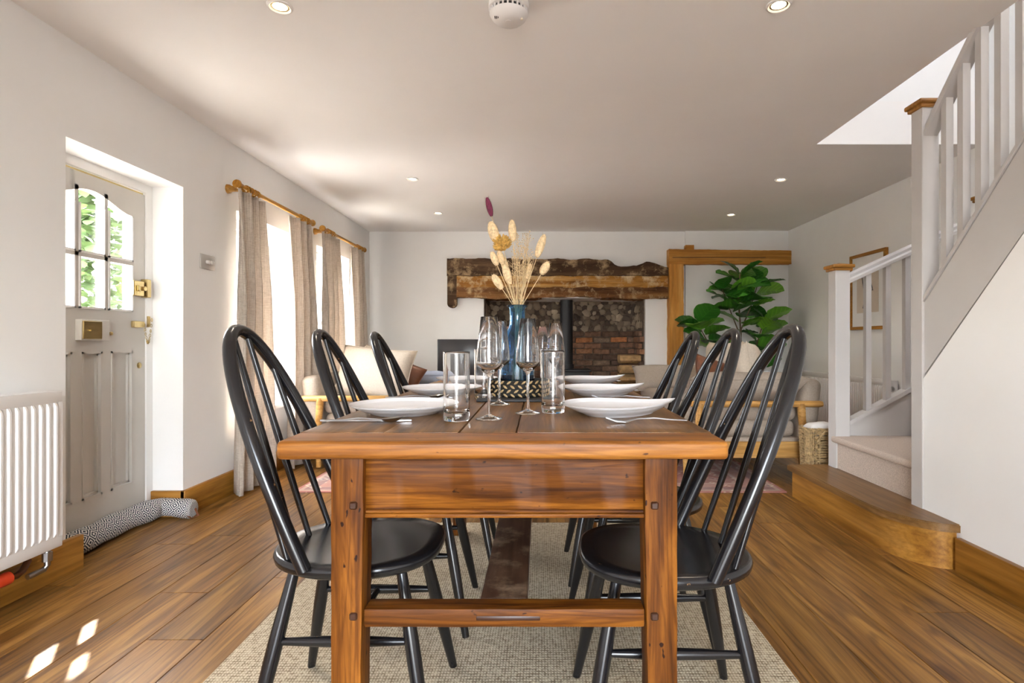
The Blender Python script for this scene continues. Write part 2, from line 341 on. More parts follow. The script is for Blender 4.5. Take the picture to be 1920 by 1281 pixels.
def bx(name, x0, x1, y0, y1, z0, z1, mat, parent=None, bev=0, seg=2, loc=(0, 0, 0), rot=(0, 0, 0)):
    return MB().box(x0, x1, y0, y1, z0, z1, bev, seg).build(name, mat, parent, loc, rot)
def wob(x, y, z, s=1.0):
    return math.sin(x*7.1*s+1.3)*math.cos(y*9.7*s+.4)+.6*math.sin(z*13.3*s+x*5.1*s)+.4*math.sin(x*23*s+z*17*s)
def arc(cx, cy, r, a0, a1, n): return [(cx+r*math.cos(a0+(a1-a0)*i/n), cy+r*math.sin(a0+(a1-a0)*i/n)) for i in range(n+1)]

XL, XR, YB, ZC, YN = -2.0, 2.90, 6.68, 2.27, -2.6
# ------------------------------------------------------------------ room shell
m = MB(); T = -2.34
DO = (2.40, 3.19, 1.846); W1 = (3.75, 4.62); W2 = (5.10, 5.97); WZ = (.48, 1.845)
ys = [YN-.2, DO[0], DO[1], W1[0], W1[1], W2[0], W2[1], YB+.9]
for i in range(len(ys)-1):
    if i == 1: m.box(T, XL, ys[i], ys[i+1], DO[2], ZC+.1)
    elif i in (3, 5): m.box(T, XL, ys[i], ys[i+1], -.1, WZ[0]).box(T, XL, ys[i], ys[i+1], WZ[1], ZC+.1)
    else: m.box(T, XL, ys[i], ys[i+1], -.1, ZC+.1)
structure(m.build('wall_left', 'wall'))
FX0, FX1, FZ = -.657, 1.24, 1.49
m = MB(); m.box(XL, FX0, YB, YB+.9, -.1, ZC+.1).box(FX1, XR+.3, YB, YB+.9, -.1, ZC+.1).box(FX0, FX1, YB, YB+.9, FZ, ZC+.1)
m.box(FX0, FX1, YB+.72, YB+.9, -.1, FZ)
wall_back = structure(m.build('wall_back', 'wall'))
structure(bx('wall_chimney_side', 1.70, XR, YB-.04, YB+.01, -.05, ZC+.05, 'wall'))
m = MB(); m.box(XR, XR+.2, YN-.2, YB+.1, -.1, 4.5); structure(m.build('wall_right', 'wall'))
# wall below the flight, stepped under the sloping string
ST = 1.03
def string_top(y): return 1.18+(2.655-y)*ST
def string_low(y): return .852+(2.63-y)*ST
m = MB(); poly = [(2.66, -.1), (2.66, string_low(2.66)-.02), (.9, string_low(.9)), (.9, 2.26), (YN, 2.26), (YN, -.1)]
m.prism(poly, 'x', 1.79, 1.85); structure(m.build('wall_stair', 'wall'))
m = MB(); m.box(XL, -.85, YN-.2, YN, -.1, ZC+.1).box(.85, XR, YN-.2, YN, -.1, ZC+.1).box(-.85, .85, YN-.2, YN, 2.15, ZC+.1)  # middle opening added to let fill light in from behind
structure(m.build('wall_front', 'wall'))
HX, HY0, HY1 = 1.81, .8, 3.72
m = MB(); m.box(XL-.3, HX, YN-.2, YB+.9, ZC, ZC+.28).box(HX, XR+.2, HY1, YB+.9, ZC, ZC+.28).box(HX, XR+.2, YN-.2, HY0, ZC, ZC+.28)
structure(m.build('ceiling', 'ceil'))
m = MB(); m.box(HX-.2, HX, HY0, HY1+.2, ZC+.28, 4.5).box(HX, XR, HY1, HY1+.2, ZC+.28, 4.5).box(HX, XR, HY0-.2, HY0, ZC+.28, 4.5)
structure(m.build('wall_stairwell', 'wall'))
m = MB(); m.box(HX-.2, XR+.2, HY0-.2, 1.5, 4.45, 4.6).box(HX-.2, XR+.2, 1.95, HY1+.2, 4.45, 4.6); structure(m.build('ceiling_stairwell', 'ceil'))  # gap between the slabs added to light the stairwell from the sky
# floor: sub floor and separate boards
floor = structure(bx('floor', T, XR+.1, YN-.2, YB+.8, -.1, -.012, 'peg'))
PW = .19; lens = [1.9, 2.1, 1.6, 2.2, 1.75]; pm = {}
for L in lens: pm[L] = MB().box(-PW/2+.0008, PW/2-.0008, 0, L-.0016, -.016, 0, .0016, 1).mesh('plank', 'floor')
x = -1.674-4*PW; r = 0
while x < XR+.1:
    y = YN-.2-random.random()*1.6
    while y < YB+.75:
        L = random.choice(lens); 
        if y+L > YN-.2: place('plank', pm[L], floor, (x+PW/2, y, 0))
        y += L
    x += PW
# skirting boards
def skirt(name, x0, x1, y0, y1, mat='oak', h=.145): 
    m = MB(); m.box(x0, x1, y0, y1, 0, h, .004, 2); return structure(m.build(name, mat))
skirt('baseboard_left_near', XL-.005, XL+.022, YN, 2.47); skirt('baseboard_left_reveal', -2.17, XL+.02, DO[1]-.02, DO[1]+.004, 'oak_x')
skirt('baseboard_left_mid', XL-.005, XL+.022, DO[1]-.02, 4.9); skirt('baseboard_left_far', XL-.005, XL+.022, 4.9, YB)
skirt('baseboard_back', XL, FX0, YB-.022, YB+.004, 'oak_x'); skirt('baseboard_stair', 1.765, 1.795, YN, 2.42)
skirt('baseboard_right', XR-.02, XR+.004, 3.75, YB)

# ------------------------------------------------------------------ front door
dX = -2.20
door = structure(thing('door_1', None, None, (dX, 2.767, 0)), 'grey painted half-glazed front door in a white frame')
m = MB(); m.box(-.04, .03, -.4, -.375, 0, 1.85).box(-.04, .03, .372, .423, 0, 1.85).box(-.04, .03, -.375, .372, 1.80, 1.85); m.build('door_frame', 'pvc', door)
bx('draught_strip', .0, .012, -.37, .37, 1.783, 1.797, 'brass', door)
lf = MB(); a, b = -.022, .022; hw = .371
def archz(y): 
    u = max(-1, min(1, y/.275)); return 1.649+.066*.5*(1+math.cos(PI*u))
lf.box(a, b, -hw, -.275, .02, 1.785).box(a, b, .275, hw, .02, 1.785).box(a, b, -.275, .275, .02, .222).box(a, b, -.275, .275, .93, 1.138)
N = 24
for i in range(N):
    y0 = -.275+.55*i/N; y1 = -.275+.55*(i+1)/N
    lf.prism([(y0, archz(y0)), (y1, archz(y1)), (y1, 1.785), (y0, 1.785)], 'x', a, b)
for yy in (-.0915, .0915): lf.box(a, b, yy-.011, yy+.011, 1.138, 1.72).box(a, b, yy-.03, yy+.03, .222, .93)
lf.box(a, b, -.275, .275, 1.385, 1.405)
leaf = lf.build('door_leaf', 'door', door)
for k in range(3):
    y0 = -.275+.1835*k+(.011 if k else 0); y1 = -.275+.1835*(k+1)-(.011 if k < 2 else 0)
    bx('pane', -.004, .004, y0, y1, 1.138, 1.385, 'pane', leaf)
    ps = [(y0, 1.405), (y1, 1.405)]+[(y1+(y0-y1)*i/6, archz(y1+(y0-y1)*i/6)) for i in range(7)]
    MB().prism(ps, 'x', -.004, .004).build('pane', 'pane', leaf)
    # glazing beads
    gb = MB()
    for z0, z1 in ((1.138, 1.385), (1.405, 1.64)):
        gb.box(b-.006, b+.006, y0, y0+.009, z0, z1).box(b-.006, b+.006, y1-.009, y1, z0, z1).box(b-.006, b+.006, y0, y1, z0, z0+.009)
    gb.build('glazing_bead', 'pvc', leaf)
    p0 = -.275+.1835*k+(.03 if k else 0); p1 = -.275+.1835*(k+1)-(.03 if k < 2 else 0)
    pn = MB(); pn.box(-.012, .0, p0, p1, .222, .93)
    for t, d in ((.0, .026), (.010, .012)):
        pn.box(.0, d, p0+t, p0+t+.010, .222+t, .93-t).box(.0, d, p1-t-.010, p1-t, .222+t, .93-t).box(.0, d, p0+t, p1-t, .222+t, .232+t).box(.0, d, p0+t, p1-t, .92-t, .93-t)
    pn.build('door_panel', 'door', leaf)
lp = MB(); lp.box(b-.004, b+.03, -.10, .075, .985, 1.085, .002, 1).build('letter_box_surround', 'door', leaf)
m = MB(); m.box(b+.028, b+.036, -.095, .02, .992, 1.078, .002, 1).box(b+.034, b+.044, -.06, -.015, 1.03, 1.037); m.build('letter_flap', 'brass', leaf)
MB().lathe([(.0, 0), (.006, .0), (.006, .012), (.009, .014), (.009, .022), (0, .026)], 12).build('knob', 'brass', leaf, (b, .10, 1.02), (0, PI/2, 0))
MB().lathe([(0, 0), (.016, 0), (.016, .004), (.012, .007), (0, .007)], 18).build('keyhole_cover', 'brass', leaf, (b, .325, .85), (0, PI/2, 0))
m = MB(); m.box(b, b+.03, .245, .325, 1.225, 1.305, .003, 1).box(b+.03, b+.04, .265, .29, 1.25, 1.28, .002, 1).box(b, b+.038, .334, .37, 1.22, 1.32, .004, 1).tube([(b+.03, .305, 1.265), (b+.05, .305, 1.265)], .012, 12)
m.build('night_latch', 'brass', leaf)
m = MB(); m.box(b, b+.018, .262, .345, 1.055, 1.09, .003, 1).box(b, b+.016, .375, .395, 1.06, 1.12, .003, 1)
def link(m, c, ax, s=.009): 
    pts = [Vector(c)+Vector((math.sin(t)*s*.55 if ax else 0, math.cos(t)*s*.0+ (0 if ax else math.sin(t)*s*.55), math.cos(t)*s)) for t in [2*PI*i/8 for i in range(9)]]
    m.tube(pts, .0017, 5, False)
for i in range(13):
    t = i/12; y = .335+.06*t; z = 1.07-.115*math.sin(PI*min(1, t*.97))+.04*t
    link(m, (b+.022, y, z), i % 2)
m.build('door_chain', 'brass', leaf)
structure(bx('trim_threshold', -2.3, -2.14, 2.41, 3.19, 0, .02, 'oak'))

# ------------------------------------------------------------------ windows
for k, (y0, y1) in enumerate((W1, W2)):
    w = structure(thing('window_%d' % (k+1), None, None, (-2.20, (y0+y1)/2, WZ[0])), 'white framed sash window with a deep white sill')
    h = WZ[1]-WZ[0]; q = (y1-y0)/2
    m = MB(); m.box(-.04, .04, -q, -q+.06, 0, h, .003, 1).box(-.04, .04, q-.06, q, 0, h, .003, 1).box(-.04, .04, -q+.06, q-.06, h-.06, h, .003, 1).box(-.04, .04, -q+.06, q-.06, 0, .06, .003, 1)
    m.build('window_frame', 'pvc', w)
    for z0, z1, xo in ((.06, h/2+.02, .012), (h/2-.02, h-.06, -.018)):
        m = MB(); e = .035; i0 = -q+.06; i1 = q-.06
        m.box(xo-.015, xo+.015, i0, i0+e, z0, z1).box(xo-.015, xo+.015, i1-e, i1, z0, z1).box(xo-.015, xo+.015, i0+e, i1-e, z0, z0+e).box(xo-.015, xo+.015, i0+e, i1-e, z1-e, z1).box(xo-.01, xo+.01, -.01, .01, z0+e, z1-e)
        s = m.build('sash', 'pvc', w)
        bx('pane', xo-.003, xo+.003, i0+e, -.01, z0+e, z1-e, 'pane', s); bx('pane', xo-.003, xo+.003, .01, i1-e, z0+e, z1-e, 'pane', s)
    MB().tube([(.035, q-.075, .75), (.035, q-.075, h-.1)], .006, 8).build('sash_balance', 'chrome', w)
    bx('window_sill', .04, .235, -q+.002, q-.002, -.005, .028, 'pvc', w, .006)

# ------------------------------------------------------------------ radiators
def radiator(name, label, length, z0, z1, loc, rz, valve=True):
    t = thing(name, label, 'radiator', loc, rz)      # local: front faces +x, length along y
    n = int(length/.0333); m = MB(); prof = []
    for i in range(n):
        c = -length/2+.02+(length-.04)*(i+.5)/n; s = (length-.04)/n
        prof += [(c-s*.5, 0), (c-s*.22, 0), (c-s*.12, .009), (c+s*.12, .009), (c+s*.22, 0)]
    prof.append((length/2-.02, 0)); zs = [(z0+.045, 0), (z0+.06, 1), (z1-.06, 1), (z1-.045, 0)]
    W_ = len(prof); vs = [(.0+d*k, y, z) for z, k in zs for y, d in prof]; fs = [(j*W_+i, j*W_+i+1, (j+1)*W_+i+1, (j+1)*W_+i) for j in range(3) for i in range(W_-1)]
    m.add(vs, fs); m.box(-.012, .0005, -length/2, length/2, z0, z0+.046, .004, 2).box(-.012, .0005, -length/2, length/2, z1-.046, z1, .004, 2)
    m.box(-.012, .0005, -length/2, -length/2+.021, z0+.04, z1-.04).box(-.012, .0005, length/2-.021, length/2, z0+.04, z1-.04).box(-.012, -.008, -length/2+.01, length/2-.01, z0+.03, z1-.03)
    m.build('front_panel', 'white', t)
    bx('rear_panel', -.085, -.075, -length/2+.005, length/2-.005, z0+.01, z1-.01, 'white', t)
    for e in (-length/2+.002, length/2-.006): bx('side_cover', -.085, 0, e, e+.004, z0+.02, z1-.004, 'white', t)
    
    m = MB(); m.box(-.085, -.075, -length/2, length/2, z1-.004, z1).box(-.01, 0, -length/2, length/2, z1-.004, z1)
    for i in range(int(length/.02)): y = -length/2+.01+i*.02; m.box(-.08, -.005, y, y+.012, z1-.004, z1-.001)
    m.build('top_grille', 'white', t)
    return t
rad = radiator('radiator', 'white ribbed panel radiator beside the front door', .95, .17, .785, (-1.895, 1.785, 0), 0)
m = MB(); m.tube([(-.045, .456, .19), (-.045, .456, .10), (-.05, .446, .085), (-.06, .386, .08)], .011, 10).tube([(-.045, .456, .115), (-.045, .456, .15)], .017, 8); m.build('lockshield_valve', 'chrome', rad)
m = MB(); m.tube([(-.05, .295, .115), (-.05, .33, .108), (-.055, .36, .115), (-.07, .40, .14)], .012, 10); m.build('pipe', 'copper', rad)
m = MB(); m.tube([(-.05, .21, .115), (-.05, .296, .115)], .024, 14); m.build('valve_cap', 'red', rad)
rad2 = radiator('radiator', 'white ribbed panel radiator beneath the framed drawing', 1.6, .13, .665, (XR-.1, 5.38, 0), PI)
m = MB(); m.tube([(-.0, .83, .60), (-.0, .86, .60)], .022, 14).tube([(-.02, .8, .60), (0, .86, .60)], .012, 8); m.build('valve', 'chrome', rad2)
# ------------------------------------------------------------------ light switch
sw = thing('light_switch', 'steel dimmer switch plate with three white knobs on the wall', 'switch', (XL, 3.42, 1.456))
bx('plate', -.001, .007, -.073, .073, -.044, .044, 'switch', sw, .003)
for k in (-1, 0, 1): MB().lathe([(0, 0), (.011, 0), (.010, .016), (.0, .017)], 16).build('knob', 'white', sw, (.006, .012+k*.026, 0), (0, PI/2, 0))
# ------------------------------------------------------------------ draught excluder
de = thing('draught_excluder', 'patterned sausage draught excluder lying against the front door', 'draught excluder', (-2.1, 2.8, 0))
pts = [(-.03+.012*math.sin(i*.5), -.33+.66*i/14, .058) for i in range(15)]+[(.0, .365, .06), (.06, .372, .057), (.12, .366, .052), (.165, .36, .05), (.18, .36, .05)]
rr = [.03, .052]+[.056+.003*math.sin(i*1.3) for i in range(12)]+[.054, .05, .05, .054, .052, .04, .012]
MB().tube(pts, rr[:len(pts)], 18, True, 1, True).build('body', 'diamond', de)
MB().tube([(.16, .33, .02), (.20, .31, .012), (.215, .34, .02), (.18, .37, .05)], .006, 6, True, .5).build('strap', 'leather', de)

# ------------------------------------------------------------------ curtains and rods
def rod(y0, y1, label):
    L = y1-y0; t = thing('curtain_rod', label, 'curtain rod', (-1.90, y0, 1.97), 0, 'wooden curtain rods over the windows')
    MB().tube([(0, .03, 0), (0, L-.03, 0)], .014, 12).build('pole', 'gold_wood', t)
    for yy, s in ((0, 1), (L, -1)):
        MB().tube([(0, yy-s*.012, 0), (0, yy, 0), (0, yy+s*.012, 0), (0, yy+s*.03, 0), (0, yy+s*.05, 0)], [.026, .028, .02, .017, .016], 14).build('finial', 'gold_wood', t)
        MB().tube([(-.1, yy+s*.07, -.012), (-.085, yy+s*.07, -.012), (-.07, yy+s*.07, -.012), (.0, yy+s*.07, -.012)], [.03, .028, .019, .019], 14).build('bracket', 'gold_wood', t)
    for i in range(5):
        for yy in (.10+i*.035, L-.10-i*.035):
            MB().tube([(math.cos(q)*.023, yy+.004*math.sin(i*2+q), -.006+math.sin(q)*.023) for q in [2*PI*k/12 for k in range(13)]], .005, 6, False).build('ring', 'gold_wood', t)
rod(3.575, 4.75, 'golden wooden curtain rod with rings over the window by the light switch'); rod(4.98, 6.15, 'golden wooden curtain rod with rings over the window beside the back wall')
def curtain(t0, t1, b0, b1, n, label, ph=0, zb=.015, hem=0):
    yc = (t0+t1)/2; o = thing('curtain', label, 'curtain', (-1.90, yc, 0)); zt = 1.94
    def fn(u, v):
        z = zt+(zb-zt)*v; e = min(1, v*3); a = t0+(t1-t0)*u; b_ = b0+(b1-b0)*u; y = a+(b_-a)*v**1.2
        am = .016+.03*e; x = am*math.sin(2*PI*n*u+ph+.5*math.sin(v*2.4+ph))+.012*math.sin(2*PI*n*2*u+ph*2)*(1-e*.4)+.01*math.sin(3*v+u*5)
        if v > .93: x += hem*(v-.93)*u
        return (x, y-yc+.012*math.sin(2*PI*n*u*2+ph)*e, z)
    f = MB().grid(fn, 64, 26).build('fabric', 'linen', o, ang=180); s = f.modifiers.new('thick', 'SOLIDIFY'); s.thickness = .004
    MB().grid(lambda u, v: tuple(Vector(fn(u, v*.03))+Vector((-.006, 0, 0))), 64, 1).build('header_tape', 'linen', o, ang=180)
curtain(3.56, 3.92, 3.53, 3.98, 3.2, 'beige linen curtain beside the light switch', .4)
curtain(4.32, 4.76, 4.30, 4.95, 3.4, 'beige linen curtain at the fireplace side of the window by the light switch', 1.9)
curtain(4.95, 5.40, 4.98, 5.52, 3.3, 'beige linen curtain between the two windows, on the rod by the back wall', .9)
curtain(5.73, 6.18, 5.75, 6.30, 3.5, 'beige linen curtain hanging closest to the back wall', 2.6)

# ------------------------------------------------------------------ fireplace
fire = structure(thing('wall_fireplace', None, None, (0, YB+.66, 0)), 'soot-stained inglenook recess of brick and flint')
bx('mortar_bed', FX0, FX1, .0, .06, 0, FZ+.05, 'mortar', fire)
bx('mortar_bed', FX0-.01, FX0+.012, -.62, .0, 0, FZ+.05, 'mortar', fire); bx('mortar_bed', FX1-.012, FX1+.01, -.60, .0, 0, FZ+.05, 'mortar', fire)
bm_ = []
for k in range(4):
    m = MB(); m.box(-.105, .105, -.03, .03, -.031, .031, .006, 1); m.v = [(a+.004*wob(a*9+k, b_*9, c*9), b_+.005*wob(a*6, b_*8+k*2, c*9), c+.003*wob(a*8+k*3, b_, c)) for a, b_, c in m.v]; bm_.append(m.mesh('brick', 'brick', 30))
hb = MB().box(-.05, .05, -.03, .03, -.031, .031, .006, 1).mesh('brick', 'brick', 30)
for row in range(15):
    z = .04+row*.074; x = FX0+.012+(.0 if row % 2 else -.11)
    while x < FX1-.03:
        w = .212; c = x+w/2
        if c-.105 < FX0 or c+.105 > FX1:
            c = FX0+.062 if c < 0 else FX1-.06; place('brick', hb, fire, (c, -.012+random.uniform(-.008, .006), z))
        else: place('brick', random.choice(bm_), fire, (c, -.012+random.uniform(-.008, .008), z+random.uniform(-.003, .003)), (0, random.uniform(-.015, .015), 0))
        x += .222
    for side, xs in ((-1, FX0+.014), (1, FX1-.014)):
        for j in range(2): place('brick', bm_[(row+j) % 4], fire, (xs-side*.01, -.17-.23*j-(.1 if row % 2 else 0), z), (0, 0, PI/2))
sm = []
for k in range(6):
    b_ = bmesh.new(); bmesh.ops.create_icosphere(b_, subdivisions=1, radius=1); me = D.meshes.new('stone')
    for v in b_.verts: c = v.co; v.co = c*(1+.22*wob(c.x*.4+k, c.y*.4, c.z*.4+k*2)); v.co.y *= .7
    b_.to_mesh(me); b_.free(); me.shade_smooth(); me.set_sharp_from_angle(angle=math.radians(40)); me.materials.append(MT['flint']); sm.append(me)
z = 1.155; r_ = 0
while z < FZ+.03:
    x = FX0+.03+(.045 if r_ % 2 else 0)
    while x < FX1-.02:
        s = random.uniform(.024, .058); place('stone', random.choice(sm), fire, (x, -.012, z+random.uniform(-.012, .012)), (random.uniform(-.3, .3), random.uniform(0, 6), random.uniform(-.3, .3)), (s*1.15, s, s*.95)); x += s*1.75
    z += .066; r_ += 1
for side, xs in ((-1, FX0+.01), (1, FX1-.01)):
    for i in range(12): place('stone', sm[i % 6], fire, (xs, -.1-.13*(i % 4), 1.18+.1*(i//4)), (0, i, PI/2), (.06, .045, .05))
# beams over the opening
def beam(name, mat, parent, x0, x1, top, bot, y0, y1, nx=60, amp=.006, loc=(0, 0, 0)):
    m = MB(); ring = 12; vs = []
    for i in range(nx+1):
        x = x0+(x1-x0)*i/nx; zt = top(x); zb = bot(x); q = []
        for k in range(4): q.append((y0, zb+(zt-zb)*k/3))
        for k in range(1, 3): q.append((y0+(y1-y0)*k/3, zt))
        for k in range(4): q.append((y1, zt+(zb-zt)*k/3))
        for k in range(1, 3): q.append((y1+(y0-y1)*k/3, zb))
        for (yy, zz) in q: vs.append((x, yy+amp*wob(x*2.5, yy*3, zz*4), zz+amp*.7*wob(x*3+2, yy*3, zz*3)))
    fs = [(i*ring+k, i*ring+(k+1) % ring, (i+1)*ring+(k+1) % ring, (i+1)*ring+k) for i in range(nx) for k in range(ring)]
    fs += [tuple(range(ring))[::-1], tuple(nx*ring+k for k in range(ring))]; m.add(vs, fs); return m.build(name, mat, parent, loc, ang=35)
inb = thing('fireplace_beam', 'ancient dark and honey oak bressumer beams over the fireplace', 'beam', (0, YB-.07, 0))
def topz(x):
    if x < .79: return 1.944-.012*(x+1.07)/1.9
    if x < .9: return 1.93-.075*(.5-.5*math.cos(PI*(x-.79)/.11))
    if x < 1.12: return 1.855
    if x < 1.26: return 1.855+.06*(.5-.5*math.cos(PI*(x-1.12)/.14))
    return 1.915-.075*min(1, (x-1.26)/.2)
beam('upper_beam', 'old_dark', inb, -1.077, 1.49, topz, lambda x: 1.745, -.02, .075, 70, .007)
beam('lower_beam', 'old_mid', inb, -.965, 1.49, lambda x: 1.742-.0*x, lambda x: 1.60+.01*math.sin(x*3), .0, .075, 70, .005)
beam('lintel', 'old_brown', inb, -.965, 1.49, lambda x: 1.61, lambda x: 1.487+.012*math.sin(x*4), -.015, .3, 70, .007)
m = MB(); poly = [(-1.075, 1.83), (-1.075, 1.42)]+[(-1.075+.055+.055*math.cos(t), 1.42+.05*math.sin(t)) for t in [PI+PI*i/8 for i in range(1, 9)]]+[(-.965, 1.45), (-.965, 1.83)]
m.prism(poly, 'y', .0, .075); m.build('end_post', 'old_dark', inb)
# timber frame
tf = thing('timber_frame', 'honey oak post and beam frame beside the fig plant', 'timber frame', (0, YB-.06, 0))
beam('post', 'timber_z', tf, -.0, 1.875, lambda x: 1.66, lambda x: 1.495, -.06, .06, 40, .004).rotation_euler = (0, 0, 0)
o = tf.children[-1]
o.data.transform(Matrix(((0, 0, 1, 0), (0, 1, 0, 0), (1, 0, 0, 0), (0, 0, 0, 1)))); o.data.flip_normals()
beam('beam', 'timber', tf, 1.49, XR+.01, lambda x: 2.045-.012*(x-1.5), lambda x: 1.872, -.065, .06, 40, .004)
bx('peg', 1.69, 1.79, -.03, .05, 2.03, 2.10, 'timber', tf, .006)
bx('crack', 1.53, 2.6, -.0715, -.06, 1.945, 1.951, 'peg', tf)
# stove and flue
st = thing('wood_stove', 'black wood burning stove with tall flue pipe in the fireplace', 'stove', (.33, YB+.25, 0))
MB().tube([(0, .1, .66), (0, .1, 1.7)], .078, 28).build('flue_pipe', 'stove', st); MB().tube([(0, .1, .64), (0, .1, .70)], .09, 28).build('flue_collar', 'stove', st)
bx('body', -.26, .26, -.18, .2, .1, .62, 'stove', st, .01); bx('top_plate', -.28, .28, -.2, .21, .62, .645, 'stove', st, .005)
d = bx('stove_door', -.2, .2, -.2, -.18, .18, .55, 'dark', st, .008); bx('door_glass', -.15, .15, -.204, -.199, .25, .5, 'screen', d); MB().tube([(.18, -.23, .3), (.18, -.23, .42)], .008, 8).build('handle', 'chrome', d)
for sx in (-1, 1):
    for sy in (-1, 1): MB().tube([(sx*.22, .01+sy*.15, 0), (sx*.22, .01+sy*.15, .11)], [.018, .025], 10).build('leg', 'stove', st)
# logs
k = 0
for lv in range(7):
    for j in range(2):
        L = .30; m = MB(); r = .052; n = 7; P = [(r*(1+.25*wob(a+k, k, lv))*math.cos(a), r*(1+.25*wob(a+k, k, lv))*math.sin(a)) for a in [2*PI*i/n for i in range(n)]]
        m.prism(P, 'x', -.125, .125)
        o = m.build('log', 'log', None, (1.085, YB+.18+.13*j, .058+lv*.118), (random.uniform(0, 6), 0, random.uniform(-.04, .04)), 30)
        tag(o, 'split log, %s tier of the fireplace woodpile, %s row' % (['bottom', 'second', 'third', 'fourth', 'fifth', 'sixth', 'top'][lv], ['front', 'rear'][j]), 'log', 'firewood stack in the fireplace'); k += 1
# television
tv = thing('television', 'dark flat television standing in front of the white chimney wall', 'television', (-.90, 6.40, 0))
bx('screen_panel', -.25, .25, -.015, .02, .53, 1.005, 'screen', tv, .006); bx('stand_neck', -.03, .03, -.01, .02, .46, .54, 'dark', tv); bx('stand_foot', -.15, .15, -.09, .1, .45, .462, 'dark', tv, .003)
ts = thing('television_stand', 'low oak stand below the television', 'stand', (-.92, 6.40, 0))
bx('top', -.4, .4, -.19, .19, .42, .45, 'oak_x', ts, .005)
for sx in (-1, 1):
    for sy in (-1, 1): bx('leg', sx*.36-.02, sx*.36+.02, sy*.15-.02, sy*.15+.02, .0, .42, 'oak_x', ts)

# ------------------------------------------------------------------ staircase
sr = thing('staircase', 'grey painted winding staircase with carpeted treads and oak newel caps', 'staircase', (0, 0, 0))
SZ = .195; fx = 1.575
def dstep(inset): 
    x = fx+inset
    return [(1.93, 3.62-inset), (x, 3.62-inset), (x, 2.78)]+[(1.79-(1.79-x)*math.cos(t), 2.78-(.36-inset)*math.sin(t)) for t in [PI/2*i/12 for i in range(1, 13)]]+[(1.93, 2.42+inset)]
m = MB(); m.prism(dstep(.022), 'z', 0, SZ-.03); bs = m.build('bottom_step', 'oak', sr)
m = MB(); m.prism(dstep(.0), 'z', SZ-.03, SZ); m.prism(dstep(.006), 'z', SZ, SZ+.004); m.build('tread', 'oak_top', bs)
NWX = 1.785
m = MB(); m.box(1.835, 2.33, 2.72, 3.53, .19, .365); m.box(1.81, 2.34, 2.70, 3.545, .355, .395, .016, 4); m.build('carpet_step', 'carpet', sr)
for i, (x0, zt) in enumerate(((2.31, .59), (2.51, .785), (2.70, .98))):
    m = MB(); m.box(x0+.02, XR-.02, 2.62, 3.54, .19, zt-.03); m.box(x0, XR-.02, 2.60, 3.54, zt-.035, zt, .015, 3); m.build('carpet_step', 'carpet', sr)
for i in range(9):
    y1 = 2.62-i*.19; zt = 1.175+i*.195
    m = MB(); m.box(1.88, XR-.02, y1-.22, y1-.0, zt-.195, zt-.03); m.box(1.88, XR-.02, y1-.2, y1+.02, zt-.035, zt, .015, 3); m.build('carpet_step', 'carpet', sr)
def newel(x, y, w, z0, z1, cap=True):
    p = bx('newel_post', -w/2, w/2, -w/2, w/2, z0, z1, 'stair_paint', sr, .003, 1, (x, y, 0)); c = w/2+.022
    m = MB(); m.box(-c+.01, c-.01, -c+.01, c-.01, z1-.012, z1+.006, .005, 2).box(-c, c, -c, c, z1+.004, z1+.026, .007, 3)
    m.add([(-c+.008, -c+.008, z1+.024), (c-.008, -c+.008, z1+.024), (c-.008, c-.008, z1+.024), (-c+.008, c-.008, z1+.024), (0, 0, z1+.04)], [(0, 1, 4), (1, 2, 4), (2, 3, 4), (3, 0, 4)])
    m.build('newel_cap', 'oak_x', p); return p
newel(NWX+.04, 2.655+.04, .08, SZ, 2.085); newel(1.868, 3.55, .09, SZ, 1.43); newel(2.80, 3.56, .085, .9, 1.87)
def slope_bar(name, axis, p0, p1, prof, mat='stair_paint'):
    # prof: polygon in (across, up); swept from p0 to p1 with vertical ends
    m = MB(); vs = []
    for p in (p0, p1):
        for a, u in prof: vs.append((p[0]+(a if axis == 'y' else 0), p[1]+(a if axis == 'x' else 0), p[2]+u))
    n = len(prof); fs = [tuple(range(n))[::-1], tuple(range(n, 2*n))]+[(i, (i+1) % n, n+(i+1) % n, n+i) for i in range(n)]
    return m.add(vs, fs).build(name, mat, sr, ang=30)
railp = [(-.032, 0), (.032, 0), (.034, .02), (.026, .032), (.028, .05), (.015, .064), (-.015, .064), (-.028, .05), (-.026, .032), (-.034, .02)]
cx = NWX+.04
slope_bar('string', 'y', (cx, 2.66, string_low(2.66)), (cx, .9, string_low(.9)), [(-.03, 0), (.02, 0), (.02, .335), (-.03, .335)])
slope_bar('string_cap', 'y', (cx, 2.66, string_top(2.66)-.012), (cx, .9, string_top(.9)-.012), [(-.037, 0), (.037, 0), (.037, .022), (-.037, .022)])
slope_bar('handrail', 'y', (cx, 2.66, string_top(2.66)+.76), (cx, .9, string_top(.9)+.76), railp)
bm0 = None
for i in range(14):
    y = 2.548-i*.1; z0 = string_top(y)
    bx('baluster', -.0165, .0165, -.0165, .0165, -.01, .79, 'stair_paint', sr, 0, 1, (cx, y, z0))
def fr(x): return 1.335+(x-1.91)*.46
def fb(x): return .455+(x-1.91)*.54
slope_bar('handrail', 'x', (1.905, 3.56, fr(1.905)), (2.78, 3.56, fr(2.78)), railp)
slope_bar('string_cap', 'x', (1.905, 3.56, fb(1.905)), (2.78, 3.56, fb(2.78)), [(-.035, 0), (.035, 0), (.035, .026), (-.035, .026)])
m = MB(); m.prism([(1.9, .0), (2.85, .0), (2.85, fb(2.85)), (1.9, fb(1.9)+.005)], 'y', 3.545, 3.575); m.build('string', 'stair_paint', sr)
for i in range(7):
    x = 2.05+i*.122
    m = MB(); m.box(-.0165, .0165, -.0165, .0165, fb(x)+.015, fr(x)+.02); m.build('baluster', 'stair_paint', sr, (x, 3.56, 0))
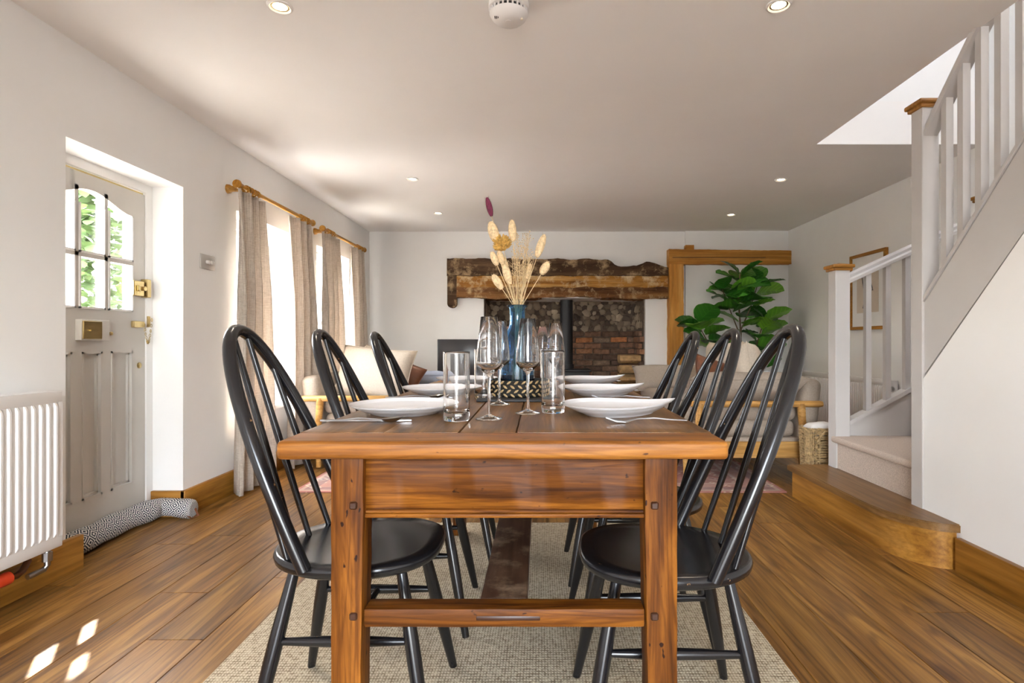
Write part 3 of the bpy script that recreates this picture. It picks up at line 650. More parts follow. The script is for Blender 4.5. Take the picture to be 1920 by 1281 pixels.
# framed drawing on the right wall
pf = thing('framed_drawing', 'oak framed abstract line drawing on the wall beyond the staircase', 'picture', (XR-.012, 5.0, 1.425))
m = MB()
for s in (-1, 1): m.box(-.018, .01, s*.26-.014, s*.26+.014, -.34, .34, .002, 1).box(-.018, .01, -.246, .246, s*.326-.014, s*.326+.014, .002, 1)
m.build('frame', 'oak', pf); bx('mount', -.004, .008, -.25, .25, -.32, .32, 'pvc', pf); bx('print', -.0055, .0, -.16, .17, -.19, .22, plain('beige_print', 'D6C8B8', .8, nscale=6), pf)
m = MB()
m.tube([(-.007, .10, .20), (-.007, .06, .02), (-.007, -.08, .0), (-.007, -.04, .10), (-.007, .1, .2)], .004, 6).tube([(-.007, .06, -.06), (-.007, .0, -.01), (-.007, -.05, -.05), (-.007, -.02, -.09), (-.007, .05, -.08), (-.007, .07, -.15)], .004, 6)
m.build('drawn_line', 'dark', pf)

# ------------------------------------------------------------------ rugs
def rug(name, label, x0, x1, y0, y1, h, mat):
    o = MB().box(-(x1-x0)/2, (x1-x0)/2, -(y1-y0)/2, (y1-y0)/2, 0, h, .003, 2).build(name, mat, None, ((x0+x1)/2, (y0+y1)/2, .0)); return tag(o, label, 'rug')
rug('jute_rug', 'plain woven jute rug under the dining table', -.96, .74, .6, 3.05, .010, 'jute')
rug('persian_rug', 'faded red and blue patterned rug between the sofas', -1.6, 1.6, 3.68, 6.0, .008, 'persian')

# ------------------------------------------------------------------ dining table
TX, TY0, TY1, TZ = -.073, 1.135, 2.95, .781
tb = thing('dining_table', 'worn pine farmhouse dining table laid for six', 'table', (TX, (TY0+TY1)/2, .01)); hl = (TY1-TY0)/2; zt = TZ-.01; th = .038
def rough_board(x0, x1, y0, y1, z0, z1, name, mat, parent, bev=.009, seg=3, amp=.0012):
    b = bmesh.new(); bmesh.ops.create_cube(b, size=1, matrix=Matrix.Translation(((x0+x1)/2, (y0+y1)/2, (z0+z1)/2)) @ Matrix.Diagonal((x1-x0, y1-y0, z1-z0, 1)))
    le = max(x1-x0, y1-y0, z1-z0); ax = [x1-x0, y1-y0, z1-z0].index(le)
    bmesh.ops.subdivide_edges(b, edges=[e for e in b.edges if abs((e.verts[0].co-e.verts[1].co)[ax]) > le*.9], cuts=24, use_grid_fill=True)
    bmesh.ops.bevel(b, geom=[e for e in b.edges if len(e.link_faces) == 2 and e.calc_face_angle(0) > .5], offset=bev, segments=seg, affect='EDGES', profile=.55)
    for v in b.verts: c = v.co; w = wob(c.x*4, c.y*4, c.z*4); v.co = c+Vector((amp*w if ax != 0 else 0, amp*wob(c.y*5, c.x*4, 1) if ax != 1 else 0, amp*.6*w if ax != 2 else 0))
    mm = MB(); b.verts.index_update(); mm.add([v.co[:] for v in b.verts], [[v.index for v in f.verts] for f in b.faces]); b.free()
    return mm.build(name, mat, parent, ang=45)
rough_board(-.455, .452, -hl, -hl+.114, zt-th, zt, 'end_board', 'table_end', tb, .011, 4, .0007)
rough_board(-.446, .450, hl-.114, hl, zt-th, zt, 'end_board', 'table_end', tb, .011, 4, .002)
xs = [-.453, -.27, -.105, .022, .2, .450]
for i in range(5): rough_board(xs[i]+(.0016 if i in (2, 3) else .0002), xs[i+1]-(.0016 if i in (1, 2) else .0002), -hl+.1155, hl-.1155, zt-th, zt-.0006, 'top_plank', 'table_top', tb, .0035 if i == 2 else .0012, 2, .0005)
for sx in (-1, 1):
    for sy in (-1, 1):
        xo = sx*.326-.001; x0, x1 = xo-.034, xo+.034; y0 = sy*(hl-.045)-(.068 if sy > 0 else 0); y1 = y0+.068
        lg = rough_board(x0, x1, y0, y1, 0, zt-th, 'leg', 'table_z', tb, .004, 2, .0007)
        for v in lg.data.vertices:
            k = max(0, (.6-v.co.z)/.6)
            if (v.co.x-xo)*sx < 0: v.co.x += sx*.010*k
        for zz in (.63, .40): bx('peg', -.008, .008, -.006, .006, -.008, .008, 'peg', lg, .003, 1, (xo-sx*.014, y0 if sy < 0 else y1, zz))
for sy in (-1, 1):
    yy = sy*(hl-.075)
    rough_board(-.294, .292, yy-.014, yy+.014, .615, zt-th, 'apron', 'table_x', tb, .002, 1, .001)
    m = MB(); m.box(-.294, .292, yy-.02, yy+.018, .600, .609, .003, 2).box(-.294, .292, yy-.016, yy+.016, .609, .617, .002, 1); m.build('apron_bead', 'table_x', tb)
    rough_board(-.294, .292, yy-.026, yy+.026, .374, .413, 'end_stretcher', 'table_x', tb, .005, 2, .0006)
bx('mortise', -.06, .075, -(hl-.075)-.0275, -(hl-.075)-.02, .388, .399, 'peg', tb, .003)
for sx in (-1, 1): rough_board(sx*.326-.015, sx*.326+.013, -hl+.113, hl-.113, .615, zt-th, 'side_apron', 'table_top', tb, .002, 1, .001)
rough_board(-.057, .046, -hl+.10, hl-.10, .372, .413, 'centre_stretcher', 'table_dark', tb, .004, 2, .0015)

# ------------------------------------------------------------------ chairs
def make_chair():
    t = thing('spindle_chair', 'x', 'chair', (0, 0, 0), 0, 'black hoop-back chairs round the dining table'); ZS = .445
    def out(q, k=1.0):
        c, s = math.cos(q), math.sin(q); e = 2/2.6; x = .215*abs(c)**e*(1 if c > 0 else -1); y = .197*abs(s)**e*(1 if s > 0 else -1)
        if x < 0: y *= 1-.2*(x/.215)**2
        return x*k, y*k
    m = MB(); n = 40; prof = [(.0, ZS-.010), (.5, ZS-.008), (.8, ZS-.003), (.95, ZS), (.985, ZS-.004), (1.0, ZS-.014), (.985, ZS-.026), (.9, ZS-.036), (.0, ZS-.037)]
    vs = []; fs = []
    for k, z in prof:
        for i in range(n): x, y = out(2*PI*i/n, max(k, .001)); vs.append((x, y, z+(.004*max(0, x)/.2 if k > .3 else 0)))
    for j in range(len(prof)-1):
        for i in range(n): fs.append((j*n+i, j*n+(i+1) % n, (j+1)*n+(i+1) % n, (j+1)*n+i))
    m.add(vs, fs).build('seat', 'black', t, ang=60)
    def hoop(a): 
        s = math.sin(a); tt = abs(s)**.8; return Vector((-.078-.252*tt, .185*math.cos(a), ZS-.01+.565*tt))
    P = [hoop(PI*i/36) for i in range(37)]
    MB().tube(P, [.0165]*37, 12, True, 1.0).build('hoop', 'black', t, ang=60)
    for i in range(4):
        y0 = -.135+.09*i; b = Vector((-.158 if i in (1, 2) else -.137, y0, ZS-.012)); yt = y0*.78
        a = math.acos(max(-1, min(1, yt/.185))); h = hoop(a); 
        pts = [b+(h-b)*(j/8) for j in range(9)]; MB().tube(pts, [.0075, .0082, .009, .0098, .0098, .0092, .0085, .0078, .007], 10).build('spindle', 'black', t)
    for sx in (-1, 1):
        for sy in (-1, 1):
            a = Vector((sx*.13, sy*.115, ZS-.03)); b = Vector((sx*.212, sy*.19, 0)); pts = [a+(b-a)*(j/8) for j in range(9)]
            MB().tube(pts, [.0125, .0145, .0165, .018, .0182, .0172, .0155, .0135, .0115], 12).build('leg', 'black', t)
    f = (ZS-.03-.25)/(ZS-.03); lx = .13+.082*f; ly = .115+.075*f
    for sy in (-1, 1): MB().tube([(-lx, sy*ly, .25), (-lx*.4, sy*ly, .25), (0, sy*ly, .25), (lx*.4, sy*ly, .25), (lx, sy*ly, .25)], [.008, .012, .0135, .012, .008], 10).build('stretcher', 'black', t)
    MB().tube([(0, -ly, .25), (0, 0, .25), (0, ly, .25)], [.009, .013, .009], 10).build('stretcher', 'black', t); return t
proto = make_chair()
chairs = [(-.47, 1.51, 0, 'window side, away from the fireplace'), (-.46, 2.05, .03, 'window side, middle of the row'), (-.42, 2.60, .05, 'window side, nearest the fireplace'),
          (.315, 1.455, PI-.02, 'staircase side, away from the fireplace'), (.335, 1.95, PI+.02, 'staircase side, middle of the row'), (.335, 2.44, PI, 'staircase side, nearest the fireplace')]
for i, (x, y, rz, w) in enumerate(chairs):
    c = proto if i == 0 else copy_tree(proto); c.location = (x, y, .010); c.rotation_euler = (0, 0, rz); c['label'] = 'black hoop-back chair at the table, '+w

# ------------------------------------------------------------------ tableware
def plate_mesh(tear):
    m = MB(); n = 48; prof = [(.0, .006), (.5, .006), (.72, .010), (.93, .020), (.995, .0255), (1.0, .027), (.99, .0245), (.75, .0085), (.62, .003), (.6, 0), (.56, 0), (.55, .002), (0, .002)]
    vs = []; fs = []
    for s, z in prof:
        for i in range(n):
            q = 2*PI*i/n; x = math.cos(q); y = math.sin(q)
            if tear:
                k = abs(math.sin(q/2))**.75; y = y*k*1.12; f = max(0, x)**3*s**3*.014; vs.append((x*.155*s, y*.15*s, z*1.15+f))
            else: vs.append((x*.150*s, y*.150*s, z*1.05))
    for j in range(len(prof)-1):
        for i in range(n): fs.append((j*n+i, j*n+(i+1) % n, (j+1)*n+(i+1) % n, (j+1)*n+i))
    return m.add(vs, fs).mesh('plate', 'ceramic', 50)
pr, pt = plate_mesh(False), plate_mesh(True)
ends = ['away from the fireplace', 'middle of the row', 'nearest the fireplace']
settings = [(-.375, 1.585), (-.372, 2.17), (-.345, 2.72)], [(.215, 1.56), (.235, 2.13), (.245, 2.68)]
for k, (x, y) in enumerate(settings[0]): tag(place('dinner_plate', pr, None, (x, y, TZ)), 'round white dinner plate on the window side, '+ends[k], 'plate', 'white plates on the dining table')
for k, (x, y) in enumerate(settings[1]): tag(place('dinner_plate', pt, None, (x, y, TZ), (0, 0, -.06)), 'teardrop white plate on the staircase side, '+ends[k], 'plate', 'white plates on the dining table')
def ribbon(m, pts, wid, th):
    vs = []; n = len(pts)
    for (x, z), w in zip(pts, wid):
        for sy, dz in ((-1, 0), (1, 0), (1, th), (-1, th)): vs.append((x, sy*w/2, z+dz))
    fs = [(0, 1, 2, 3)]+[(4*(n-1)+3, 4*(n-1)+2, 4*(n-1)+1, 4*(n-1))]
    for i in range(n-1):
        for k in range(4): fs.append((4*i+k, 4*i+(k+1) % 4, 4*i+4+(k+1) % 4, 4*i+4+k))
    return m.add(vs, fs)
def fork_mesh():
    m = MB(); ribbon(m, [(-.10, .004), (-.06, .006), (-.02, .010), (.02, .008), (.045, .002), (.055, .001)], [.011, .010, .007, .006, .014, .022], .0022)
    for k in range(4):
        y = -.009+.006*k; o = len(m.v); mm = MB(); ribbon(mm, [(.052, .001), (.075, .003), (.10, .012)], [.004, .0036, .0022], .002); m.add([(a, b+y, c) for a, b, c in mm.v], mm.f)
    return m.mesh('fork', 'chrome', 50)
def knife_mesh():
    m = MB(); ribbon(m, [(-.11, 0), (-.10, 0), (-.02, 0), (.0, 0), (.02, 0), (.09, 0), (.115, 0)], [.008, .012, .010, .009, .014, .015, .003], .0035); return m.mesh('knife', 'chrome', 50)
def spoon_mesh():
    m = MB(); ribbon(m, [(-.10, .003), (-.06, .005), (-.02, .010), (.02, .008), (.042, .006)], [.012, .010, .007, .006, .010], .0022)
    for side in (0, 1):
        def fn(u, v):
            q = 2*PI*u; x = .066+.028*v*math.cos(q); y = .019*v*math.sin(q)*(1-.12*math.cos(q)); return (x, y, .0015+.009*v*v+side*.0016+.003*(x-.066)/.028)
        m.grid(fn, 20, 6, True)
    return m.mesh('spoon', 'chrome', 60)
fm, km, sm_ = fork_mesh(), knife_mesh(), spoon_mesh()
for k, (x, y) in enumerate(settings[0]):
    e = ', window side '+ends[k]
    tag(place('knife', km, None, (x-.06, y-.168, TZ+.001), (0, 0, .02)), 'steel table knife beside the round plate'+e, 'knife', 'cutlery')
    tag(place('spoon', sm_, None, (x-.05, y-.195, TZ+.001), (0, 0, -.03)), 'steel spoon beside the round plate'+e, 'spoon', 'cutlery')
    tag(place('fork', fm, None, (x-.05, y+.178, TZ+.001), (0, 0, .02)), 'steel fork on the fireplace side of its plate'+e, 'fork', 'cutlery')
for k, (x, y) in enumerate(settings[1]):
    e = ', staircase side '+ends[k]
    tag(place('fork', fm, None, (x+.045, y-.168, TZ+.001), (0, 0, PI+.03)), 'steel fork beside the teardrop plate'+e, 'fork', 'cutlery')
    tag(place('knife', km, None, (x+.05, y+.17, TZ+.001), (0, 0, PI)), 'steel knife beyond the teardrop plate'+e, 'knife', 'cutlery')
tum = MB().lathe([(0, 0), (.029, 0), (.0315, .002), (.0324, .012), (.0325, .016), (.0335, .168), (.0335, .172), (.0325, .1735), (.0312, .172), (.0312, .168), (.0303, .040), (.0302, .034), (.029, .026), (.026, .022), (.02, .020), (0, .019)], 40).mesh('tumbler', 'glass', 50)
flu = MB().lathe([(0, 0), (.034, 0), (.0355, .001), (.034, .0028), (.018, .006), (.006, .011), (.0042, .02), (.0036, .06), (.0042, .105), (.008, .115), (.022, .125), (.0325, .137), (.0335, .145), (.031, .18), (.0215, .262), (.0208, .2625), (.0202, .262), (.0298, .18), (.0322, .145), (.031, .139), (.02, .1285), (.006, .121), (0, .120)], 40).mesh('flute', 'glass', 50)
for k, (x, y) in enumerate(((-.209, 1.43), (-.193, 1.965), (-.20, 2.50))): tag(place('tumbler', tum, None, (x, y, TZ)), 'tall clear tumbler on the window side, '+ends[k], 'glass', 'clear tumblers')
for k, (x, y) in enumerate(((.037, 1.59), (.035, 2.10), (.058, 2.58))): tag(place('tumbler', tum, None, (x, y, TZ)), 'tall clear tumbler on the staircase side, '+ends[k], 'glass', 'clear tumblers')
for k, (x, y) in enumerate(((-.13, 1.46), (-.128, 1.80), (-.135, 2.42))): tag(place('champagne_flute', flu, None, (x, y, TZ)), 'clear stemmed champagne flute, window side, '+ends[k], 'glass', 'champagne flutes')
for k, (x, y) in enumerate(((-.033, 1.577), (.055, 1.98), (.012, 2.46))): tag(place('champagne_flute', flu, None, (x, y, TZ)), 'clear stemmed champagne flute, staircase side, '+ends[k], 'glass', 'champagne flutes')
VX, VY = -.079, 2.02
o = bx('slate_board', -.13, .13, -.15, .17, 0, .008, 'slate', None, .002, 1, (VX, VY, TZ)); tag(o, 'black slate board under the woven bowl and blue vase', 'board')
wb = thing('woven_bowl', 'black and tan braided rope bowl holding the blue vase', 'bowl', (VX, VY, TZ+.008))
MB().lathe([(0, 0), (.085, 0), (.1, .006), (.106, .03), (.1, .056), (.092, .058), (.09, .03), (.08, .012), (0, .010)], 40).build('bowl_body', 'rope_dark', wb)
m = MB()
for row in range(4):
    for i in range(26):
        q = 2*PI*(i+.5*(row % 2))/26; z = .008+.0145*row; r = .102+.005*math.sin(PI*(row+.5)/4)
        c = Vector((r*math.cos(q), r*math.sin(q), z)); t_ = Vector((-math.sin(q), math.cos(q), .7*(1 if row % 2 else -1))).normalized()
        m.tube([c-t_*.009, c-t_*.005, c, c+t_*.005, c+t_*.009], [.001, .003, .004, .003, .001], 6)
br = m.build('braid', 'rope_tan', wb); br['kind'] = 'stuff'
vp = [(0, 0), (.055, 0), (.0605, .004), (.0615, .02), (.060, .08), (.0575, .14), (.054, .18), (.046, .205), (.034, .225), (.0285, .24), (.0275, .27), (.0285, .297), (.037, .303), (.038, .307), (.036, .308)]
vi = [(.0262, .300), (.0250, .27), (.0258, .24), (.031, .224), (.043, .203), (.051, .178), (.0545, .14), (.057, .08), (.058, .02), (.05, .010), (0, .009)]
va = MB().lathe(vp+vi, 48).build('vase', 'blue', None, (VX, VY, TZ+.020), ang=60); tag(va, 'blue glass bottle vase of dried grasses in the middle of the table', 'vase')
VT = Vector((VX, VY, TZ+.02))
def dried(name, label, top, base, head=None, hl_=.06, hr=.012, mat='tail', bend=.02, group='dried stems in the blue vase', stem='straw', sr_=.0012):
    t = thing(name, label, 'dried flower', VT, 0, group); B = Vector(base); N_ = Vector((base[0]*.2+top[0]*.12, base[1]*.2+top[1]*.12, .29)); E = Vector(top)
    # stay inside the neck
    h = Vector((N_.x, N_.y, 0)); 
    if h.length > .017: N_.x *= .017/h.length; N_.y *= .017/h.length
    pts = [B+(N_-B)*(i/5) for i in range(5)]+[N_+(E-N_)*(i/8)+Vector((0, 0, bend*math.sin(PI*i/8))) for i in range(9)]
    MB().tube(pts, sr_, 5).build('stem', stem, t)
    if head == 'tail':
        d = (E-N_).normalized(); k = 9; P = [E+d*hl_*(i/k-.1) for i in range(k+1)]; R = [max(.0015, hr*1.15*math.sin(PI*min(1, (i/k*.93+.05)))**.45) for i in range(k+1)]
        m = MB(); m.tube(P, R, 10)
        for i in range(160):
            a = random.uniform(.05, .95); q = random.uniform(0, 2*PI); c = E+d*hl_*(a-.1); s1 = d.orthogonal().normalized(); s2 = d.cross(s1); nrm = s1*math.cos(q)+s2*math.sin(q); rr_ = hr*math.sin(PI*min(1, a*.93+.05))**.45
            p0 = c+nrm*rr_*.7; p1 = c+nrm*(rr_+.005)+d*.011; w = d.cross(nrm)*.0006; o = len(m.v); m.v += [tuple(p0-w), tuple(p0+w), tuple(p1)]; m.f.append((o, o+1, o+2))
        m.build('seed_head', mat, t)
    return t, E
def px(x, y, yy=VY): return ((x-1012)*yy/1067-VX, random.uniform(-.02, .02), .98+(641-y)*yy/1067-TZ-.02)
tl = [((920, 400), .07, .0095, 'plum', 'plum-red bunny tail grass standing highest in the blue vase'), ((930, 452), .075, .016, 'tail', 'pale bunny tail grass leaning beside the dried thistle'), ((962, 450), .075, .0125, 'tail', 'straw-coloured bunny tail grass standing tall behind the thistle'),
      ((1008, 478), .085, .0125, 'tail', 'long sandy bunny tail grass leaning to the staircase side'), ((1016, 512), .05, .0135, 'tail', 'small cream bunny tail grass on a low outward stem'), ((932, 497), .05, .011, 'tail', 'tan bunny tail grass low on the window side of the vase'),
      ((942, 494), .05, .0105, 'tail', 'tan bunny tail grass tucked behind its twin on the window side'), ((949, 508), .06, .011, 'tail', 'sandy bunny tail grass in the middle of the bunch'), ((988, 520), .055, .009, 'tail', 'slim upright bunny tail grass before the fine dried sprays'), ((940, 540), .06, .0125, 'tail', 'broad cream bunny tail grass bending just above the vase lip'), ((955, 530), .075, .013, 'tail', 'pinkish bunny tail grass rising from the vase neck')]
for (p, hl_, hr, mt, lb) in tl: 
    t = px(*p); dried('bunny_tail_grass', lb, t, (-t[0]*.25, -t[1], .012), 'tail', hl_, hr, mt, .0)
t_, E = dried('dried_thistle', 'golden dried thistle head in the blue vase', px(942, 462), (.02, 0, .012), None)
m = MB(); b_ = E
for i in range(60):
    th_ = math.acos(1-1.7*random.random()); q = random.uniform(0, 2*PI); d = Vector((math.sin(th_)*math.cos(q), math.sin(th_)*math.sin(q), math.cos(th_))); m.tube([b_, b_+d*.022, b_+d*.036+Vector((0, 0, .006))], [.007, .006, .0012], 5)
m.lathe([(0, -.02), (.012, -.018), (.018, -.008), (.019, .004), (.012, .012), (0, .014)], 14, tuple(b_)); m.build('flower_head', 'thistle', t_)
for k in range(16):
    tp = Vector(px(random.uniform(956, 1004), random.uniform(432, 490))); t = thing('dried_spray', 'fine branching dried spray in the blue vase', 'dried flower', VT, 0, 'fine dried sprays in the blue vase')
    B = Vector((-tp.x*.3, random.uniform(-.03, .03), .012)); q = 2*PI*k/16; N_ = Vector((.012*math.cos(q)+.004, .012*math.sin(q), .29)); m = MB(); m.tube([B, N_, N_+(tp-N_)*.5, tp], [.0011, .001, .0009, .0005], 4); fl = MB()
    for j in range(16):
        s = N_+(tp-N_)*random.uniform(.45, .98); e = s+Vector((random.uniform(-.02, .02), random.uniform(-.02, .02), random.uniform(.005, .03))); m.tube([s, e], [.0005, .0003], 3)
        fl.lathe([(0, -.002), (.0026, 0), (0, .0024)], 5, tuple(e))
    m.build('stem', 'straw', t); fl.build('florets', 'straw', t)['kind'] = 'stuff'

# ------------------------------------------------------------------ ceiling fittings
for k, (x, y) in enumerate(((-1.0, 2.19), (.916, 2.18), (-1.01, 4.513), (1.92, 4.528), (-1.02, 5.71), (1.945, 5.78))):
    t = thing('downlight', 'lit recessed ceiling downlight '+['nearest the front door', 'between the smoke alarm and the staircase', 'beside the nearer curtains', 'over the near end of the staircase sofa', 'nearest the far curtains and fireplace wall', 'nearest the fig plant'][k], 'ceiling light', (x, y, ZC), 0, 'recessed ceiling downlights')
    MB().lathe([(.033, .02), (.034, -.003), (.040, -.007), (.047, -.004), (.048, .001), (.048, .004)], 28, cap=False).build('rim', 'white', t)
    MB().lathe([(0, -.001), (.026, -.001), (.032, .001)], 24).build('bulb', 'lamp', t); MB().lathe([(.027, -.0015), (.033, -.002), (.0335, .001)], 24, cap=False).build('inner_ring', 'brass', t)
    sp = D.lights.new('downlight_beam', 'SPOT'); sp.energy = 9; sp.spot_size = math.radians(110); sp.spot_blend = .8; sp.shadow_soft_size = .03; sp.color = (1, .86, .68)
    so = D.objects.new('downlight_beam', sp); COL.objects.link(so); so.location = (0, 0, -.012); so.parent = t
sa = thing('smoke_alarm', 'round white smoke alarm on the ceiling', 'smoke alarm', (-.118, 2.17, ZC)); sa.scale = (1, 1, 1.5)
MB().lathe([(0, 0), (.076, 0), (.077, -.016), (.072, -.018)], 40).build('base', 'white', sa)
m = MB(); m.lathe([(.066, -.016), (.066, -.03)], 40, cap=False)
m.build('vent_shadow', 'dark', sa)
m = MB(); m.lathe([(0, -.05), (.03, -.05), (.05, -.047), (.066, -.038), (.073, -.029), (.073, -.027), (.06, -.027)], 40, cap=False)
for i in range(24): q = 2*PI*i/24; m.box(-.003, .003, .066, .0725, -.029, -.016, 0, 1, Matrix.Rotation(q, 4, 'Z'))
m.build('cover', 'white', sa)
m = MB(); m.lathe([(0, -.0515), (.012, -.0515), (.013, -.049)], 20, (.0, -.01, 0)); m.build('test_button', 'white', sa); MB().lathe([(0, -.049), (.005, -.049), (.005, -.045)], 12, (.05, -.02, 0)).build('indicator', 'lamp' if False else 'pot', sa)
m = MB()
for i in range(3): m.box(-.052+i*.006, -.049+i*.006, -.034, -.022, -.0475, -.045)
m.build('sounder_slots', 'dark', sa)

# ------------------------------------------------------------------ sofas
def pillow(name, w, h, t, mat, label, cat, loc, rot, group=None, n=16, p=3.0):
    m = MB()
    for side in (1, -1):
        def fn(u, v):
            a = 2*u-1; b = 2*v-1; th_ = t*.5*((1-abs(a)**p)*(1-abs(b)**p))**.45*(1+.06*math.sin(a*5+b*4+w*9)); k = 1-.07*(1-abs(a)**2)*abs(b)**3; k2 = 1-.07*(1-abs(b)**2)*abs(a)**3
            return (a*w/2*k2, side*th_, b*h/2*k)
        m.grid(fn, n, n)
    pts = []
    for i in range(4*n):
        s, f = i//n, (i % n)/n; a, b = [(-1+2*f, -1), (1, -1+2*f), (1-2*f, 1), (-1, 1-2*f)][s]; k = 1-.07*(1-abs(a)**2)*abs(b)**3; k2 = 1-.07*(1-abs(b)**2)*abs(a)**3; pts.append((a*w/2*k2, 0, b*h/2*k))
    o = thing(name, label, cat, loc, 0, group); o.rotation_euler = rot
    m.build('cover', mat, o, ang=180); MB().tube(pts+[pts[0]], .004, 5, False).build('seam', mat, o); return o
def slab(x0, x1, y0, y1, z0, z1, name, mat, parent, bev=.04): return MB().box(x0, x1, y0, y1, z0, z1, bev, 4).build(name, mat, parent, ang=60)
def sofa(label, loc, rz, L=1.8):
    t = thing('sofa', label, 'sofa', loc, rz, 'matching sofas'); h = L/2     # local: faces +x
    m = MB(); m.box(-.46, .48, -h, -h+.03, .16, .275, .004, 1).box(-.46, .48, h-.03, h, .16, .275, .004, 1).box(.45, .48, -h+.03, h-.03, .16, .275, .004, 1).box(-.46, -.43, -h+.03, h-.03, .16, .275, .004, 1); m.build('base_frame', 'beech', t)
    slab(-.45, .46, -h+.01, h-.01, .262, .30, 'platform', 'sofa', t, .012)
    for sx in (-.4, .42):
        for sy in (-1, 1): MB().tube([(sx, sy*(h-.06), .0), (sx, sy*(h-.06), .17)], [.018, .026], 12).build('leg', 'beech', t)
    slab(-.35, .47, -h+.04, h-.04, .295, .42, 'seat_cushion', 'sofa', t, .05); slab(-.36, .45, -h+.04, h-.04, .41, .525, 'seat_cushion', 'sofa', t, .05)
    bk = MB(); bk.box(-.07, .07, -h+.02, h-.02, 0, .46, .05, 4, Matrix.Translation((-.42, 0, .25)) @ Matrix.Rotation(-.10, 4, 'Y')); bk.build('backrest', 'sofa', t, ang=60)
    for sy in (-1, 1):
        y = sy*(h-.015); r = MB().tube([(-.52, y, .535), (-.5, y, .535), (.38, y, .535), (.40, y, .535)], [.018, .023, .023, .018], 14).build('arm_rail', 'beech', t)
        MB().tube([(-.39, y, .27), (-.37, y, .54)], [.024, .028], 12).build('arm_post', 'beech', t); MB().tube([(.36, y, .27), (.33, y, .54)], [.022, .026], 12).build('arm_post', 'beech', t)
    return t
sofa('taupe linen sofa with beech frame by the staircase', (1.455, 4.86, .008), PI); sofa('taupe linen sofa with beech frame below the windows', (-1.31, 5.24, .008), 0)
PR = 'scatter cushions on the sofas'
pillow('cushion', .85, .36, .20, 'sofa', 'long taupe cushion at the arm of the staircase sofa', 'cushion', (1.46, 4.11, .635), (math.radians(62), 0, 0), PR)
pillow('cushion', .70, .30, .16, 'sofa', 'upright taupe cushion at the fireplace end of the staircase sofa', 'cushion', (1.27, 5.60, .62), (math.radians(-38), 0, 0), PR)
pillow('cushion', .72, .48, .22, 'cream', 'cream back cushion on the staircase sofa, farther from the fireplace', 'cushion', (1.69, 4.60, .745), (math.radians(-8), 0, PI/2-.3), PR)
pillow('cushion', .70, .46, .22, 'cream', 'cream back cushion on the staircase sofa, nearer the fireplace', 'cushion', (1.71, 5.28, .745), (math.radians(-8), 0, PI/2), PR)
pillow('cushion', .40, .36, .14, 'leather', 'brown leather cushion on the staircase sofa', 'cushion', (1.50, 4.90, .665), (math.radians(-20), .25, .5), PR)
pillow('cushion', .66, .42, .20, 'cream', 'cream cushion propped at the arm of the window sofa', 'cushion', (-1.33, 4.58, .73), (math.radians(-18), .08, -.25), PR)
pillow('cushion', .38, .32, .13, 'leather', 'brown leather cushion on the window sofa', 'cushion', (-1.22, 5.02, .655), (math.radians(-20), .35, -.4), PR)
pillow('cushion', .62, .44, .2, 'cream', 'cream back cushion on the window sofa, toward the back wall', 'cushion', (-1.58, 5.40, .73), (math.radians(-8), 0, -PI/2), PR)
pillow('cushion', .42, .30, .13, 'blue_cloth', 'pale blue cushion lying at the fireplace end of the window sofa', 'cushion', (-1.12, 5.75, .60), (math.radians(70), 0, .2), PR)

# ------------------------------------------------------------------ basket
bk = thing('wicker_basket', 'square wicker basket behind the bottom stair', 'basket', (1.86, 3.78, 0)); m = MB()
def sq(q, r): 
    c, s = math.cos(q), math.sin(q); e = .45; return r*abs(c)**e*(1 if c > 0 else -1), .72*r*abs(s)**e*(1 if s > 0 else -1)
for row in range(24):
    z = .012+row*.0165; r = .098+.014*(row/24); P = []
    for i in range(65): q = 2*PI*i/64; x, y = sq(q, r+.0035*(1 if (i+row) % 2 else -1)); P.append((x, y, z+.002*wob(i, row, 1)))
    m.tube(P, .0068, 5, False)
for i in range(32): x, y = sq(2*PI*(i+.5)/32, .1); x2, y2 = sq(2*PI*(i+.5)/32, .113); m.tube([(x, y, 0), (x2, y2, .41)], .005, 5)
o = m.build('weave', 'wicker', bk); o['kind'] = 'stuff'
m = MB()
for k in range(3): m.tube([sq(2*PI*i/48, .114)+(.405+.006*math.sin(i*1.3+k*2.1),) for i in range(49)], .006, 5, False)
m.build('rim', 'wicker', bk)
for s in (-1, 1):
    m = MB()
    for k in range(2): m.tube([(-.055+.11*i/14, s*.086+s*.01*math.sin(PI*i/14)+.004*math.sin(i*1.6+k*PI), .33+.065*math.sin(PI*i/14)+.004*math.cos(i*1.6+k*PI)) for i in range(15)], .006, 6)
    m.build('handle', 'wicker', bk)
pillow('folded_throw', .2, .13, .09, 'white', 'white folded throw inside the wicker basket', 'throw', (1.87, 3.78, .40), (PI/2, 0, 0))

# ------------------------------------------------------------------ fiddle leaf fig
fg = thing('fiddle_leaf_fig', 'tall fiddle-leaf fig plant in a pale pot behind the sofa', 'plant', (2.2, 6.25, 0))
MB().lathe([(0, 0), (.13, 0), (.15, .02), (.17, .4), (.165, .41), (.155, .4), (.15, .36), (0, .36)], 28).build('pot', 'pot', fg); MB().lathe([(0, .362), (.15, .362), (.15, .35)], 20).build('soil', 'peg', fg)
lv = []
for k in range(4):
    L = 1.0
    def fn(u, v):
        s = v; w = .40*(math.sin(PI*s**.85)**.6)*(1+.25*s) if 0 < s < 1 else .012; a = 2*u-1
        return (a*w+.0, s*L, -.22*s*s*(k*.5+.4)+.10*abs(a)*w*2+.018*math.sin(s*22+k)*abs(a))
    m = MB(); m.grid(fn, 6, 10); 
    m.grid(lambda u, v: (fn(u, v)[0], fn(u, v)[1], fn(u, v)[2]-.012), 6, 10)
    lv.append(m.mesh('leaf', 'leaf', 70))
